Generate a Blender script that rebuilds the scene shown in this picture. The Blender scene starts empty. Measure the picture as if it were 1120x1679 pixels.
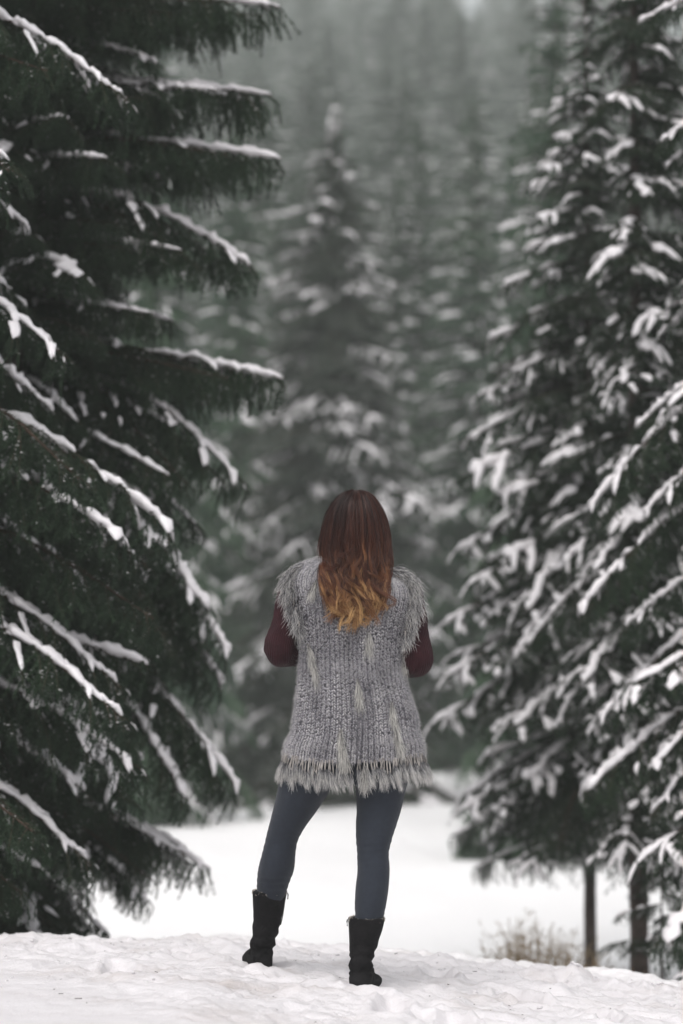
import bpy, math, random
import numpy as np
from mathutils import Matrix, Vector

PI = math.pi
sc = bpy.context.scene
COL = sc.collection

# ------------------------------------------------------------------ camera, sky, sun, exposure
F = 85.0 / 36.0 * 1679.0
HOR = 1034.0
PITCH = math.atan((HOR - 839.5) / F)
CAM_H = 1.2
WY = 8.26                                            # distance at which the woman stands

cam_d = bpy.data.cameras.new("camera")
cam = bpy.data.objects.new("camera", cam_d)
COL.objects.link(cam)
cam.location = (0, 0, CAM_H)
cam.rotation_euler = (PI / 2 + PITCH, 0, 0)
cam_d.sensor_fit = 'VERTICAL'
cam_d.sensor_height = 36.0
cam_d.sensor_width = 24.0
cam_d.lens = 85.0
cam_d.clip_start = 0.1
cam_d.clip_end = 900.0
cam_d.dof.use_dof = True
cam_d.dof.focus_distance = 8.22
cam_d.dof.aperture_fstop = 1.75
sc.camera = cam

SUN_EL, SUN_AZ = math.radians(58), math.radians(200)
world = bpy.data.worlds.new("World")
sc.world = world
world.use_nodes = True
wn = world.node_tree
wn.nodes.clear()
wo = wn.nodes.new("ShaderNodeOutputWorld")
wb = wn.nodes.new("ShaderNodeBackground")
ws = wn.nodes.new("ShaderNodeTexSky")
ws.sky_type = 'NISHITA'
ws.sun_disc = False
ws.sun_elevation = SUN_EL
ws.sun_rotation = SUN_AZ
ws.air_density = 1.0
ws.dust_density = 4.0
wh = wn.nodes.new("ShaderNodeHueSaturation")         # overcast: a nearly colourless sky
wh.inputs['Saturation'].default_value = 0.16
wn.links.new(ws.outputs[0], wh.inputs['Color'])
wn.links.new(wh.outputs[0], wb.inputs['Color'])
wb.inputs['Strength'].default_value = 0.13
wn.links.new(wb.outputs[0], wo.inputs['Surface'])

sun_d = bpy.data.lights.new("sun", 'SUN')
sun_d.energy = 1.0
sun_d.angle = math.radians(50)
sun_d.color = (1.0, 0.96, 0.93)
sun = bpy.data.objects.new("sun", sun_d)
COL.objects.link(sun)
_sd = Vector((math.sin(SUN_AZ) * math.cos(SUN_EL), math.cos(SUN_AZ) * math.cos(SUN_EL), math.sin(SUN_EL)))
sun.rotation_euler = _sd.to_track_quat('Z', 'Y').to_euler()

sc.view_settings.view_transform = 'Standard'
sc.view_settings.look = 'None'
sc.view_settings.gamma = 1.0
sc.view_settings.use_curve_mapping = False
sc.view_settings.exposure = 0.45
sc.cycles.use_denoising = True
sc.cycles.max_bounces = 6
sc.cycles.diffuse_bounces = 4
sc.cycles.glossy_bounces = 2
sc.cycles.volume_bounces = 2
sc.cycles.sample_clamp_indirect = 6.0
HAZE_DENSITY = 0.0018


# ------------------------------------------------------------------ helpers
def P(px, py, d):
    """World point at distance d (world y) that lies on the sight line of a photograph position."""
    u, v = (px - 560.0) / F, (839.5 - py) / F
    dy = math.cos(PITCH) - v * math.sin(PITCH)
    dz = math.sin(PITCH) + v * math.cos(PITCH)
    k = d / dy
    return np.array((u * k, d, CAM_H + dz * k))


def hash2(ix, iy, seed):
    h = (ix.astype(np.int64) * 374761393 + iy.astype(np.int64) * 668265263 + seed * 974634541) & 0xFFFFFFFF
    h = ((h ^ (h >> 13)) * 1274126177) & 0xFFFFFFFF
    h = (h ^ (h >> 16)) & 0xFFFF
    return h / 65535.0


def vnoise(x, y, seed=0):
    ix, iy = np.floor(x), np.floor(y)
    fx, fy = x - ix, y - iy
    fx, fy = fx * fx * (3 - 2 * fx), fy * fy * (3 - 2 * fy)
    a, b = hash2(ix, iy, seed), hash2(ix + 1, iy, seed)
    c, d = hash2(ix, iy + 1, seed), hash2(ix + 1, iy + 1, seed)
    return (a * (1 - fx) + b * fx) * (1 - fy) + (c * (1 - fx) + d * fx) * fy - 0.5


def fbm(x, y, seed=0, octv=4, gain=0.5):
    s, a = 0.0, 1.0
    for o in range(octv):
        s = s + a * vnoise(x * 2.03 ** o + 13.7 * o, y * 2.03 ** o - 7.1 * o, seed + o)
        a *= gain
    return s


def sstep(a, b, x):
    t = np.clip((x - a) / (b - a), 0, 1)
    return t * t * (3 - 2 * t)


def new_mesh(name, V, faces, mats, matidx=None, smooth=True, attrs=None):
    """faces: list of int arrays (n,k), k constant in each."""
    me = bpy.data.meshes.new(name)
    V = np.asarray(V, dtype=np.float32)
    faces = [np.asarray(f, dtype=np.int32) for f in faces if len(f)]
    me.vertices.add(len(V))
    me.vertices.foreach_set("co", V.ravel())
    loops = np.concatenate([f.ravel() for f in faces])
    tot = np.concatenate([np.full(len(f), f.shape[1], np.int32) for f in faces])
    start = np.concatenate([[0], np.cumsum(tot)[:-1]]).astype(np.int32)
    me.loops.add(len(loops))
    me.loops.foreach_set("vertex_index", loops)
    me.polygons.add(len(tot))
    me.polygons.foreach_set("loop_start", start)
    me.polygons.foreach_set("loop_total", tot)
    if matidx is not None:
        me.polygons.foreach_set("material_index", np.asarray(matidx, np.int32))
    me.polygons.foreach_set("use_smooth", np.full(len(tot), bool(smooth)))
    for m in (mats if isinstance(mats, (list, tuple)) else [mats]):
        me.materials.append(m)
    for k, a in (attrs or {}).items():
        at = me.attributes.new(k, 'FLOAT', 'POINT')
        at.data.foreach_set("value", np.asarray(a, np.float32))
    me.update(calc_edges=True)
    return me


def link(name, data, parent=None, loc=(0, 0, 0)):
    o = bpy.data.objects.new(name, data)
    COL.objects.link(o)
    o.location = loc
    if parent is not None:
        o.parent = parent
    return o


def tag(o, label=None, cat=None, group=None, kind=None):
    if label: o['label'] = label
    if cat: o['category'] = cat
    if group: o['group'] = group
    if kind: o['kind'] = kind
    return o


def norm(a):
    return a / np.maximum(np.linalg.norm(a, axis=-1, keepdims=True), 1e-9)


def tubes(pts, rad, sides=3, cap=False):
    """pts (N,K,3), rad (N,K) -> V, [quads, caps]; N tubes of K rings."""
    pts = np.asarray(pts, float); rad = np.asarray(rad, float)
    N, K, _ = pts.shape
    T = norm(np.gradient(pts, axis=1))
    ref = np.eye(3)[np.argmin(np.abs(T).mean(1), axis=-1)][:, None, :]        # one reference axis per tube, so that it never twists
    A = norm(np.cross(T, ref)); B = np.cross(T, A)
    th = np.arange(sides) * 2 * PI / sides
    V = pts[:, :, None] + rad[..., None, None] * (A[:, :, None] * np.cos(th)[None, None, :, None] + B[:, :, None] * np.sin(th)[None, None, :, None])
    idx = np.arange(N * K * sides).reshape(N, K, sides)
    nx = np.roll(idx, -1, axis=2)
    q = np.stack([idx[:, :-1], nx[:, :-1], nx[:, 1:], idx[:, 1:]], -1).reshape(-1, 4)
    fs = [q]
    if cap and sides > 2:
        fs.append(idx[:, 0, ::-1].reshape(-1, sides)); fs.append(idx[:, -1].reshape(-1, sides))
    return V.reshape(-1, 3), fs


class Acc:
    """Collects shapes into one mesh with material indices and per-vertex attributes."""
    def __init__(self):
        self.V, self.Fs, self.M, self.n, self.at = [], [], [], 0, {}

    def add(self, V, fs, mi=0, **at):
        V = np.asarray(V, float)
        for f in fs:
            if len(f):
                self.Fs.append(np.asarray(f) + self.n); self.M.append(np.full(len(f), mi))
        for k in set(self.at) | set(at):
            if k not in self.at: self.at[k] = [np.zeros(self.n)] if self.n else []
            v = at.get(k, 0.0)
            self.at[k].append(np.broadcast_to(np.asarray(v, float), (len(V),)).copy())
        self.V.append(V); self.n += len(V)

    def mesh(self, name, mats, smooth=True):
        order = sorted(range(len(self.Fs)), key=lambda i: self.Fs[i].shape[1])
        return new_mesh(name, np.concatenate(self.V), [self.Fs[i] for i in order], mats,
                        np.concatenate([self.M[i] for i in order]), smooth,
                        {k: np.concatenate(v) for k, v in self.at.items()})


# ------------------------------------------------------------------ materials
def mat(name):
    m = bpy.data.materials.new(name)
    m.use_nodes = True
    nt = m.node_tree
    return m, nt, nt.nodes["Principled BSDF"]


def nd(nt, t, **kw):
    n = nt.nodes.new(t)
    for k, v in kw.items():
        setattr(n, k, v)
    return n


def ramp(nt, stops):
    r = nd(nt, "ShaderNodeValToRGB")
    el = r.color_ramp.elements
    while len(el) < len(stops): el.new(0.5)
    for e, (p, c) in zip(el, stops):
        e.position = p; e.color = (*c, 1)
    return r


def noise_mat(name, c0, c1, scale=8, rough=0.8, bump=0.0, bscale=60, spec=0.2, coords='Object', lo=0.35, hi=0.65):
    m, nt, b = mat(name)
    tc = nd(nt, "ShaderNodeTexCoord")
    n = nd(nt, "ShaderNodeTexNoise"); n.inputs['Scale'].default_value = scale; n.inputs['Detail'].default_value = 5
    nt.links.new(tc.outputs[coords], n.inputs['Vector'])
    r = ramp(nt, [(lo, c0), (hi, c1)])
    nt.links.new(n.outputs['Fac'], r.inputs[0]); nt.links.new(r.outputs[0], b.inputs['Base Color'])
    b.inputs['Roughness'].default_value = rough
    b.inputs['Specular IOR Level'].default_value = spec
    if bump:
        n2 = nd(nt, "ShaderNodeTexNoise"); n2.inputs['Scale'].default_value = bscale; n2.inputs['Detail'].default_value = 6
        nt.links.new(tc.outputs[coords], n2.inputs['Vector'])
        bp = nd(nt, "ShaderNodeBump"); bp.inputs['Strength'].default_value = bump; bp.inputs['Distance'].default_value = 0.01
        nt.links.new(n2.outputs['Fac'], bp.inputs['Height']); nt.links.new(bp.outputs[0], b.inputs['Normal'])
    return m


def attr_mat(name, attr_stops, tone=0.0, rough=0.6, spec=0.3, attr='along', aniso=0.0, sheen=0.0):
    """Colour by the fibre's own length attribute, varied fibre by fibre."""
    m, nt, b = mat(name)
    a = nd(nt, "ShaderNodeAttribute"); a.attribute_name = attr
    t = nd(nt, "ShaderNodeAttribute"); t.attribute_name = 'tone'
    ad = nd(nt, "ShaderNodeMath", operation='MULTIPLY_ADD')
    sb = nd(nt, "ShaderNodeMath", operation='SUBTRACT'); sb.inputs[1].default_value = 0.5
    nt.links.new(t.outputs['Fac'], sb.inputs[0])
    nt.links.new(sb.outputs[0], ad.inputs[0]); ad.inputs[1].default_value = tone
    nt.links.new(a.outputs['Fac'], ad.inputs[2])
    r = ramp(nt, attr_stops)
    nt.links.new(ad.outputs[0], r.inputs[0])
    nt.links.new(r.outputs[0], b.inputs['Base Color'])
    b.inputs['Roughness'].default_value = rough
    b.inputs['Specular IOR Level'].default_value = spec
    return m


M = {}
M['snow_clump'] = noise_mat('snow_clump', (0.80, 0.77, 0.79), (0.86, 0.83, 0.85), 12, 0.75, 0.35, 90, 0.15)
M['snow_crumb'] = noise_mat('snow_crumb', (0.64, 0.612, 0.628), (0.70, 0.675, 0.695), 12, 0.75, 0.35, 90, 0.15)
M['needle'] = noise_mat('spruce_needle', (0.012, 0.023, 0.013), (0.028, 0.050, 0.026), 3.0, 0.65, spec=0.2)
M['needle_far'] = noise_mat('spruce_needle_far', (0.036, 0.068, 0.043), (0.072, 0.114, 0.068), 1.0, 0.7, spec=0.15)  # paler than the near needles: distant mist put into the colour
M['bark'] = noise_mat('spruce_bark', (0.030, 0.022, 0.020), (0.085, 0.065, 0.058), 14, 0.9, 0.8, 40, 0.1)
M['twig'] = noise_mat('spruce_twig', (0.035, 0.022, 0.018), (0.07, 0.045, 0.035), 20, 0.9, spec=0.1)
M['dry_stem'] = noise_mat('dry_stem', (0.17, 0.122, 0.076), (0.28, 0.215, 0.14), 6, 0.9, spec=0.1)


def snow_ground_mat():
    m, nt, b = mat('trodden_snow')
    tc = nd(nt, "ShaderNodeTexCoord")
    n1 = nd(nt, "ShaderNodeTexNoise"); n1.inputs['Scale'].default_value = 2.2; n1.inputs['Detail'].default_value = 7
    n1.inputs['Roughness'].default_value = 0.65
    mp = nd(nt, "ShaderNodeMapping"); mp.inputs['Scale'].default_value = (0.8, 1.8, 1.0)
    nt.links.new(tc.outputs['Object'], mp.inputs[0]); nt.links.new(mp.outputs[0], n1.inputs['Vector'])
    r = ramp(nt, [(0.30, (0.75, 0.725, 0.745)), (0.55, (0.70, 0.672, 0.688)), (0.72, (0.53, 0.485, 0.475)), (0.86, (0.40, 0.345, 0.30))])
    nt.links.new(n1.outputs['Fac'], r.inputs[0])
    # fresh snow beyond the greyer trodden strip, its stronger light also painted into the colour
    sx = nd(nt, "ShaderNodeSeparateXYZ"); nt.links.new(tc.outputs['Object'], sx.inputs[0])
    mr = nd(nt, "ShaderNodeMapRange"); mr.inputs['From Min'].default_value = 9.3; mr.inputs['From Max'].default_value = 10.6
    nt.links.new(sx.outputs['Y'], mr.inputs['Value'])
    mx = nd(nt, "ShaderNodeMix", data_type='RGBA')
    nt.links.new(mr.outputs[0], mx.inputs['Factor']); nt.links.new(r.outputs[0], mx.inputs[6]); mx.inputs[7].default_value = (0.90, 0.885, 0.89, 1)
    # under the dense far wood only patches of snow lie on needle litter
    m2 = nd(nt, "ShaderNodeMapRange"); m2.inputs['From Min'].default_value = 56; m2.inputs['From Max'].default_value = 72
    nt.links.new(sx.outputs['Y'], m2.inputs['Value'])
    n3 = nd(nt, "ShaderNodeTexNoise"); n3.inputs['Scale'].default_value = 0.6; n3.inputs['Detail'].default_value = 6
    nt.links.new(tc.outputs['Object'], n3.inputs['Vector'])
    r3 = ramp(nt, [(0.52, (0.055, 0.060, 0.045)), (0.68, (0.60, 0.59, 0.60))])
    nt.links.new(n3.outputs['Fac'], r3.inputs[0])
    m3 = nd(nt, "ShaderNodeMix", data_type='RGBA')
    nt.links.new(m2.outputs[0], m3.inputs['Factor']); nt.links.new(mx.outputs[2], m3.inputs[6]); nt.links.new(r3.outputs[0], m3.inputs[7])
    nt.links.new(m3.outputs[2], b.inputs['Base Color'])
    b.inputs['Roughness'].default_value = 0.7
    b.inputs['Specular IOR Level'].default_value = 0.2
    n2 = nd(nt, "ShaderNodeTexNoise"); n2.inputs['Scale'].default_value = 85; n2.inputs['Detail'].default_value = 8
    n2.inputs['Roughness'].default_value = 0.7
    nt.links.new(tc.outputs['Object'], n2.inputs['Vector'])
    bp = nd(nt, "ShaderNodeBump"); bp.inputs['Strength'].default_value = 0.6; bp.inputs['Distance'].default_value = 0.012
    nt.links.new(n2.outputs['Fac'], bp.inputs['Height']); nt.links.new(bp.outputs[0], b.inputs['Normal'])
    return m


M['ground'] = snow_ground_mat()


# ------------------------------------------------------------------ the ground
def ground_base(x, y):
    x = np.asarray(x, float); y = np.asarray(y, float)
    near = 0.055 - 0.10 * (np.clip(x, -0.45, 2.2) + 0.45) + 0.0 * y
    near = near - 0.05 * np.clip(y - 8.35, 0, 1.4) + 0.012 * np.clip(8.1 - y, 0, 1)
    edge = 9.0 + 0.25 * np.sin(x * 1.3 + 0.6) + 0.30 * sstep(0.2, -1.3, x)
    t = np.clip((y - edge) / 5.5, 0, None)
    drop = 1.17 * (1 - np.exp(-1.9 * t * t))
    rise = -0.012 * np.clip(y - 14.5, 0, 24)
    q = np.maximum(y - 50, 0)
    hill = 0.33 * q * q / (q + 45)
    side = 0.02 * np.maximum(np.abs(x) - 8, 0) * sstep(12, 30, y) * sstep(120, 60, y)
    return near * (1 - sstep(11, 15, y)) - drop + rise + hill + side


FOOTPRINTS = [(0.36, 7.55, 0.1), (0.16, 7.78, -0.05), (0.62, 8.35, 0.5), (0.85, 8.05, 0.3), (-0.62, 8.9, -0.4), (-0.35, 9.15, -0.3), (0.35, 8.75, 0.15), (0.98, 8.75, 0.6), (-0.75, 8.25, 0.2)]


def ground_h(x, y):
    x = np.asarray(x, float); y = np.asarray(y, float)
    z = ground_base(x, y)
    fine = sstep(16, 10, y) * sstep(4, 2.2, np.abs(x))
    tread = sstep(-1.35, -0.5, x + 0.55 * (y - 8.1)) * 0.8 + 0.2          # the drift at the near left stays smooth
    warp = fbm(x * 2.1, y * 2.1, 40, 3) * 0.35
    lump = fbm((x + warp) * 4.2, (y - warp) * 6.5, 3, 5, 0.55)
    bil = np.abs(fbm((x - warp) * 9.0, (y + warp) * 11.0, 21, 4, 0.55))
    clod = np.clip(fbm((x + warp) * 17.0, y * 19.0, 77, 3, 0.6) - 0.16, 0, 1)
    z = z + fine * tread * (0.038 * lump - 0.026 * (bil - 0.2) + 0.022 * clod)
    berm = np.exp(-((y - 9.1 - 0.15 * np.sin(3 * x)) / 0.20) ** 2) * sstep(-0.3, 0.9, x)
    z = z + berm * (0.010 + 0.075 * np.clip(fbm(x * 8.0, y * 8.0, 91, 4, 0.6) + 0.12, 0, 1))
    bermL = np.exp(-((y - 9.55) / 0.22) ** 2) * sstep(0.4, -0.2, x)
    z = z + bermL * 0.05 * np.clip(fbm(x * 8.0, y * 8.0, 31, 4, 0.6) + 0.05, 0, 1)
    z = z + 0.22 * fbm(x * 0.35, y * 0.35, 60, 3) * sstep(10, 16, y)
    for fx, fy, a in FOOTPRINTS:
        ca, sa = math.cos(a), math.sin(a)
        u = (x - fx) * ca + (y - fy) * sa; w = -(x - fx) * sa + (y - fy) * ca
        q = np.sqrt((u / 0.055) ** 2 + (w / 0.15) ** 2)
        z = z - 0.040 * (1 - sstep(0.6, 1.15, q)) + 0.014 * np.exp(-((q - 1.35) / 0.25) ** 2)
    for fx, fy, r in ((-0.285, 8.47, 0.12), (0.085, 8.18, 0.11)):          # snow pressed down round the boots
        q = np.hypot(x - fx, (y - fy) * 0.8) / r
        z = z + (0.012 + 0.006 * sstep(0.02, -0.10, y - fy)) * np.exp(-((q - 1.05) / 0.28) ** 2) - 0.02 * np.exp(-(q / 0.6) ** 2)
    return z


def build_ground():
    fx = np.arange(-1.9, 1.9001, 0.0125)
    ox = 1.9 + np.cumsum(0.02 * 1.09 ** np.arange(1, 80)); ox = np.append(ox[ox < 140], 140.0)
    xs = np.concatenate([-ox[::-1], fx, ox])
    fy = np.arange(6.9, 10.0001, 0.0125)
    b = 6.9 - np.cumsum(0.02 * 1.16 ** np.arange(1, 60)); b = np.append(b[b > -12], -12.0)
    f = 10.0 + np.cumsum(0.016 * 1.045 ** np.arange(1, 240)); f = np.append(f[f < 320], 320.0)
    ys = np.concatenate([b[::-1], fy, f])
    X, Y = np.meshgrid(xs, ys)
    Z = ground_h(X, Y)
    V = np.stack([X, Y, Z], -1).reshape(-1, 3)
    nx, ny = len(xs), len(ys)
    i = np.arange(nx * ny).reshape(ny, nx)
    q = np.stack([i[:-1, :-1], i[:-1, 1:], i[1:, 1:], i[1:, :-1]], -1).reshape(-1, 4)
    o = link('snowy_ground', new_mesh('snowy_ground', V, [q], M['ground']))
    tag(o, 'trodden snow covered ground with lumpy crest and a clearing beyond', kind='structure')


build_ground()


# ------------------------------------------------------------------ spruce branches
def snow_tubes(acc, poly, w, h, rng, cover=0.5, step=0.022, sides=8, lift=0.0):
    """Lumpy snow lying along a twig: runs of a noisy flattened tube with round ends."""
    seg = np.linalg.norm(np.diff(poly, axis=0), axis=1)
    L = seg.sum()
    n = int(L / step)
    if n < 4: return
    s = np.concatenate([[0], np.cumsum(seg)])
    q = np.linspace(0, L, n)
    pts = np.stack([np.interp(q, s, poly[:, k]) for k in range(3)], -1)
    kn = max(3, int(L / 0.05))
    nz = np.interp(np.linspace(0, kn - 1, n), np.arange(kn), rng.random(kn)) * 0.7 + 0.3 * rng.random(n)
    r = np.clip((nz - (1 - cover)) / max(cover, 0.05), 0, 1)
    on = r > 0
    i = 0
    while i < n:
        if not on[i]: i += 1; continue
        j = i
        while j < n and on[j]: j += 1
        if j - i >= 3:
            k = j - i
            t = np.linspace(-1, 1, k)
            env = np.clip(1 - t ** 4, 0.0, 1) ** 0.5 * (0.45 + 0.8 * r[i:j] ** 0.7) * rng.uniform(0.85, 1.2)
            env[0] = env[-1] = 0.06
            th = np.arange(sides) * 2 * PI / sides
            T = norm(np.gradient(pts[i:j], axis=0))
            A = norm(np.cross(T, (0, 0, 1.0)) + 1e-6)
            jit = 1 + 0.55 * (rng.random((k, sides)) - 0.5)
            off = env[:, None] * jit
            wan = np.interp(np.arange(k), np.arange(0, k + 3, 3), rng.normal(0, 0.42, len(np.arange(0, k + 3, 3))))
            off = off * (0.8 + 0.4 * rng.random((k, 1)))
            V = pts[i:j, None] + (A * (w * wan * env)[:, None])[:, None] + A[:, None] * (w * off * np.cos(th))[..., None]
            V = V + np.array((0, 0, 1.0)) * (h * off * (np.sin(th) * 0.75 + 0.5) + lift)[..., None]
            idx = np.arange(k * sides).reshape(k, sides); nx = np.roll(idx, -1, 1)
            qd = np.stack([idx[:-1], nx[:-1], nx[1:], idx[1:]], -1).reshape(-1, 4)
            acc.add(V.reshape(-1, 3), [qd, idx[0][::-1][None], idx[-1][None]])
        i = j


def interp_poly(poly, t):
    n = len(poly) - 1
    f = np.clip(t, 0, 1) * n
    i = np.minimum(f.astype(int), n - 1)
    return poly[i] + (poly[i + 1] - poly[i]) * (f - i)[:, None]


def make_branch(style, L, seed, snow_amt, lite=False):
    rng = np.random.default_rng(seed)
    K = 22
    t = np.linspace(0, 1, K)
    arch = {'comb': 0.05, 'arch': 0.16, 'flat': 0.07}[style] * rng.uniform(0.7, 1.3)
    axis = np.stack([L * t, 0.05 * L * np.cumsum(rng.normal(0, 0.25, K)) / K ** 0.5 * t, arch * L * np.sin(PI * t ** 0.9) + 0.02 * L * t ** 4], -1)
    hang = {'comb': 0.72, 'arch': 0.60, 'flat': 0.36}[style]
    spread = {'comb': 0.34, 'arch': 0.40, 'flat': 0.48}[style]
    twigs, sides, snows = [], [], []
    n = int(L / (0.036 if not lite else 0.075))
    ts = np.sort(rng.uniform(0.06, 0.985, n))
    for i, tt in enumerate(ts):
        base = interp_poly(axis, np.array([tt]))[0]
        sgn = 1 if i % 2 else -1
        ang = sgn * math.radians(rng.uniform(42, 68) - 12 * tt)
        l = (spread * L * (1 - tt) ** 0.8 * min(1, 0.45 + tt * 2.2) + 0.09) * rng.uniform(0.65, 1.2)
        d = np.array((math.cos(ang), math.sin(ang), rng.uniform(-0.15, 0.15)))
        drp = rng.uniform(0.15, 0.4) + hang * 0.45
        s = np.linspace(0, 1, 6)
        pl = base + d * (l * s)[:, None] + np.array((0, 0, -1.0)) * (drp * l * s ** 2)[:, None]
        sides.append(pl); twigs.append((pl, 1.0))
        snows.append((pl, tt))
        m = max(2, int(l / (0.034 if not lite else 0.09)))
        for j in range(m):
            ss = (j + rng.uniform(0.3, 1.0)) / m
            b2 = interp_poly(pl, np.array([ss]))[0]
            a2 = ang + (1 if j % 2 else -1) * math.radians(rng.uniform(35, 60))
            d2 = np.array((math.cos(a2), math.sin(a2), 0.0))
            hh = np.clip(hang + rng.uniform(-0.25, 0.2), 0, 0.97)
            d2 = norm((1 - hh) * d2 + hh * np.array((0, 0, -1.0)))
            l2 = (0.045 + 0.08 * (1 - ss)) * rng.uniform(0.6, 1.35) * {'comb': 1.35, 'arch': 1.3, 'flat': 1.25}[style] * (L / 1.2) ** 0.4
            s4 = np.linspace(0, 1, 4)
            p2 = b2 + d2 * (l2 * s4)[:, None] + np.array((0, 0, -1.0)) * (0.25 * l2 * s4 ** 2)[:, None]
            twigs.append((p2, 1.0))
            if style == 'flat' and rng.random() < 0.25: snows.append((p2, tt))
    if True:                                                   # pendent twigs straight under the axis
        for tt in rng.uniform(0.05, 0.97, int(L / (0.03 if not lite else 0.06))):
            b2 = interp_poly(axis, np.array([tt]))[0]
            l2 = rng.uniform(0.05, 0.17) * (1.15 - 0.75 * tt) * (1.15 if style == 'comb' else 0.9) * L ** 0.5
            d2 = norm(np.array((rng.normal(0, 0.18), rng.normal(0, 0.25), -1.0)))
            s4 = np.linspace(0, 1, 4)
            p2 = b2 + d2 * (l2 * s4)[:, None] + np.array((0.02 * math.sin(tt * 40), 0, 0)) * (s4 ** 2)[:, None]
            twigs.append((p2, 1.0))
    twigs.append((axis, 1.0))
    acc = Acc()
    # wood
    rr = 0.011 * (L / 1.2) * (1 - 0.85 * t) + 0.0015
    V, fs = tubes(axis[None], rr[None], 5)
    acc.add(V, fs, 0)
    sp = np.stack(sides)
    V, fs = tubes(sp, np.linspace(0.0034, 0.0012, 6)[None].repeat(len(sp), 0), 3)
    acc.add(V, fs, 0)
    # needles: one small triangle each
    segA = np.concatenate([p[:-1] for p, _ in twigs]); segB = np.concatenate([p[1:] for p, _ in twigs])
    ln = np.linalg.norm(segB - segA, axis=1)
    nn = int(ln.sum() * (600 if not lite else 95))
    si = rng.choice(len(ln), nn, p=ln / ln.sum())
    u = rng.random(nn)[:, None]
    p = segA[si] + (segB[si] - segA[si]) * u
    T = norm(segB[si] - segA[si])
    R = rng.normal(size=(nn, 3)); R = norm(R - (R * T).sum(1, keepdims=True) * T)
    th = np.radians(rng.uniform(28, 62, nn))[:, None]
    D = T * np.cos(th) + R * np.sin(th)
    nl = rng.uniform(0.012, 0.023, nn)[:, None] * (1 if not lite else 3.6)
    w = norm(np.cross(D, rng.normal(size=(nn, 3)))) * (0.0021 if not lite else 0.009)
    V = np.concatenate([p - w, p + w, p + D * nl])
    ar = np.arange(nn)
    up = (R[:, 2] > 0.35) & (rng.random(nn) < {'comb': 0.04, 'arch': 0.08, 'flat': 0.20}[style] * (0.3 if lite else 1.0)) & (vnoise(p[:, 0] * 13, p[:, 1] * 13, seed) > -0.08)
    tri = np.stack([ar, ar + nn, ar + 2 * nn], -1)
    acc.add(V, [tri[~up]], 1)
    acc.Fs.append(tri[up] + acc.n - 3 * nn); acc.M.append(np.full(int(up.sum()), 2))       # needles caked with powder
    sn = Acc()
    st, sd = (0.022, 8) if not lite else (0.06, 5)
    mul = 1.0 if not lite else 1.7
    half = axis[int(K * 0.12):]
    if style == 'flat':
        snow_tubes(sn, axis[int(K * 0.35):], 0.032 * mul, 0.022 * mul, rng, 0.60 + 0.35 * snow_amt, st, sd)
        for pl, tt in snows:
            if rng.random() < 0.16 + 0.75 * snow_amt * (0.15 + tt):
                q0 = 0 if tt > 0.6 else 2
                snow_tubes(sn, pl[q0:] if len(pl) > 4 else pl, rng.uniform(0.010, 0.026) * mul, rng.uniform(0.009, 0.019) * mul, rng, 0.42 + 0.4 * snow_amt, st, sd)
    else:
        snow_tubes(sn, half, (0.034 if style == 'comb' else 0.046) * mul, (0.024 if style == 'comb' else 0.030) * mul, rng, 0.5 + 0.45 * snow_amt, st, sd)
        for pl, tt in snows:
            if rng.random() < (0.20 if style == 'comb' else 0.45) * (0.4 + snow_amt) * (0.5 + 0.8 * tt):
                snow_tubes(sn, pl[:4] if style == 'comb' else pl[:5], rng.uniform(0.014, 0.026) * mul, rng.uniform(0.012, 0.020) * mul, rng, 0.55, st, sd)
    if not sn.n:
        snow_tubes(sn, axis, 0.03, 0.02, rng, 0.98, st, sd)
    tip = axis[-1]
    return acc, sn, tip, L


TPL = {}
for style, lens, cnt in (('comb', (1.15, 1.35, 1.3), 3), ('arch', (1.3, 1.5, 1.45), 3), ('flat', (0.6, 0.95, 1.1, 1.25), 4)):
    TPL[style] = []
    for i in range(cnt):
        a, s, tip, L = make_branch(style, lens[i], 100 + 17 * i + len(style) * 1000, {'comb': 0.6, 'arch': 0.7, 'flat': 0.6}[style])
        TPL[style].append((a.mesh('spruce_branch', [M['twig'], M['needle'], M['snow_clump']], smooth=False),
                           s.mesh('branch_snow', M['snow_clump']), tip, L))


def place_branch(tree, tree_loc, base, tip, style, rng, roll=0.0, snow=True, pick=None):
    """A branch object from base to tip (world), one of its style's shapes, with the snow lying on it."""
    base = np.asarray(base, float); tip = np.asarray(tip, float)
    d = tip - base
    L = np.linalg.norm(d)
    lst = TPL[style]
    k = pick if pick is not None else min(range(len(lst)), key=lambda i: abs(lst[i][3] - L) + rng.uniform(0, 0.45))
    bm, sm, ttip, tl = lst[k]
    s = L / np.linalg.norm(ttip)
    az = math.atan2(d[1], d[0]); el = math.atan2(d[2], math.hypot(d[0], d[1]))
    el0 = math.atan2(ttip[2], math.hypot(ttip[0], ttip[1])); az0 = math.atan2(ttip[1], ttip[0])
    mtx = (Matrix.Translation(Vector(base - tree_loc)) @ Matrix.Rotation(az, 4, 'Z') @ Matrix.Rotation(-(el - el0), 4, 'Y')
           @ Matrix.Rotation(-az0, 4, 'Z') @ Matrix.Rotation(roll, 4, 'X')
           @ Matrix.Diagonal((s, s * (1 if rng.random() < 0.5 else -1), s, 1)))
    o = link('branch', bm, tree); o.matrix_local = mtx
    if snow:
        so = tag(link('snow', sm, o), kind='stuff')
    return o


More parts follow.
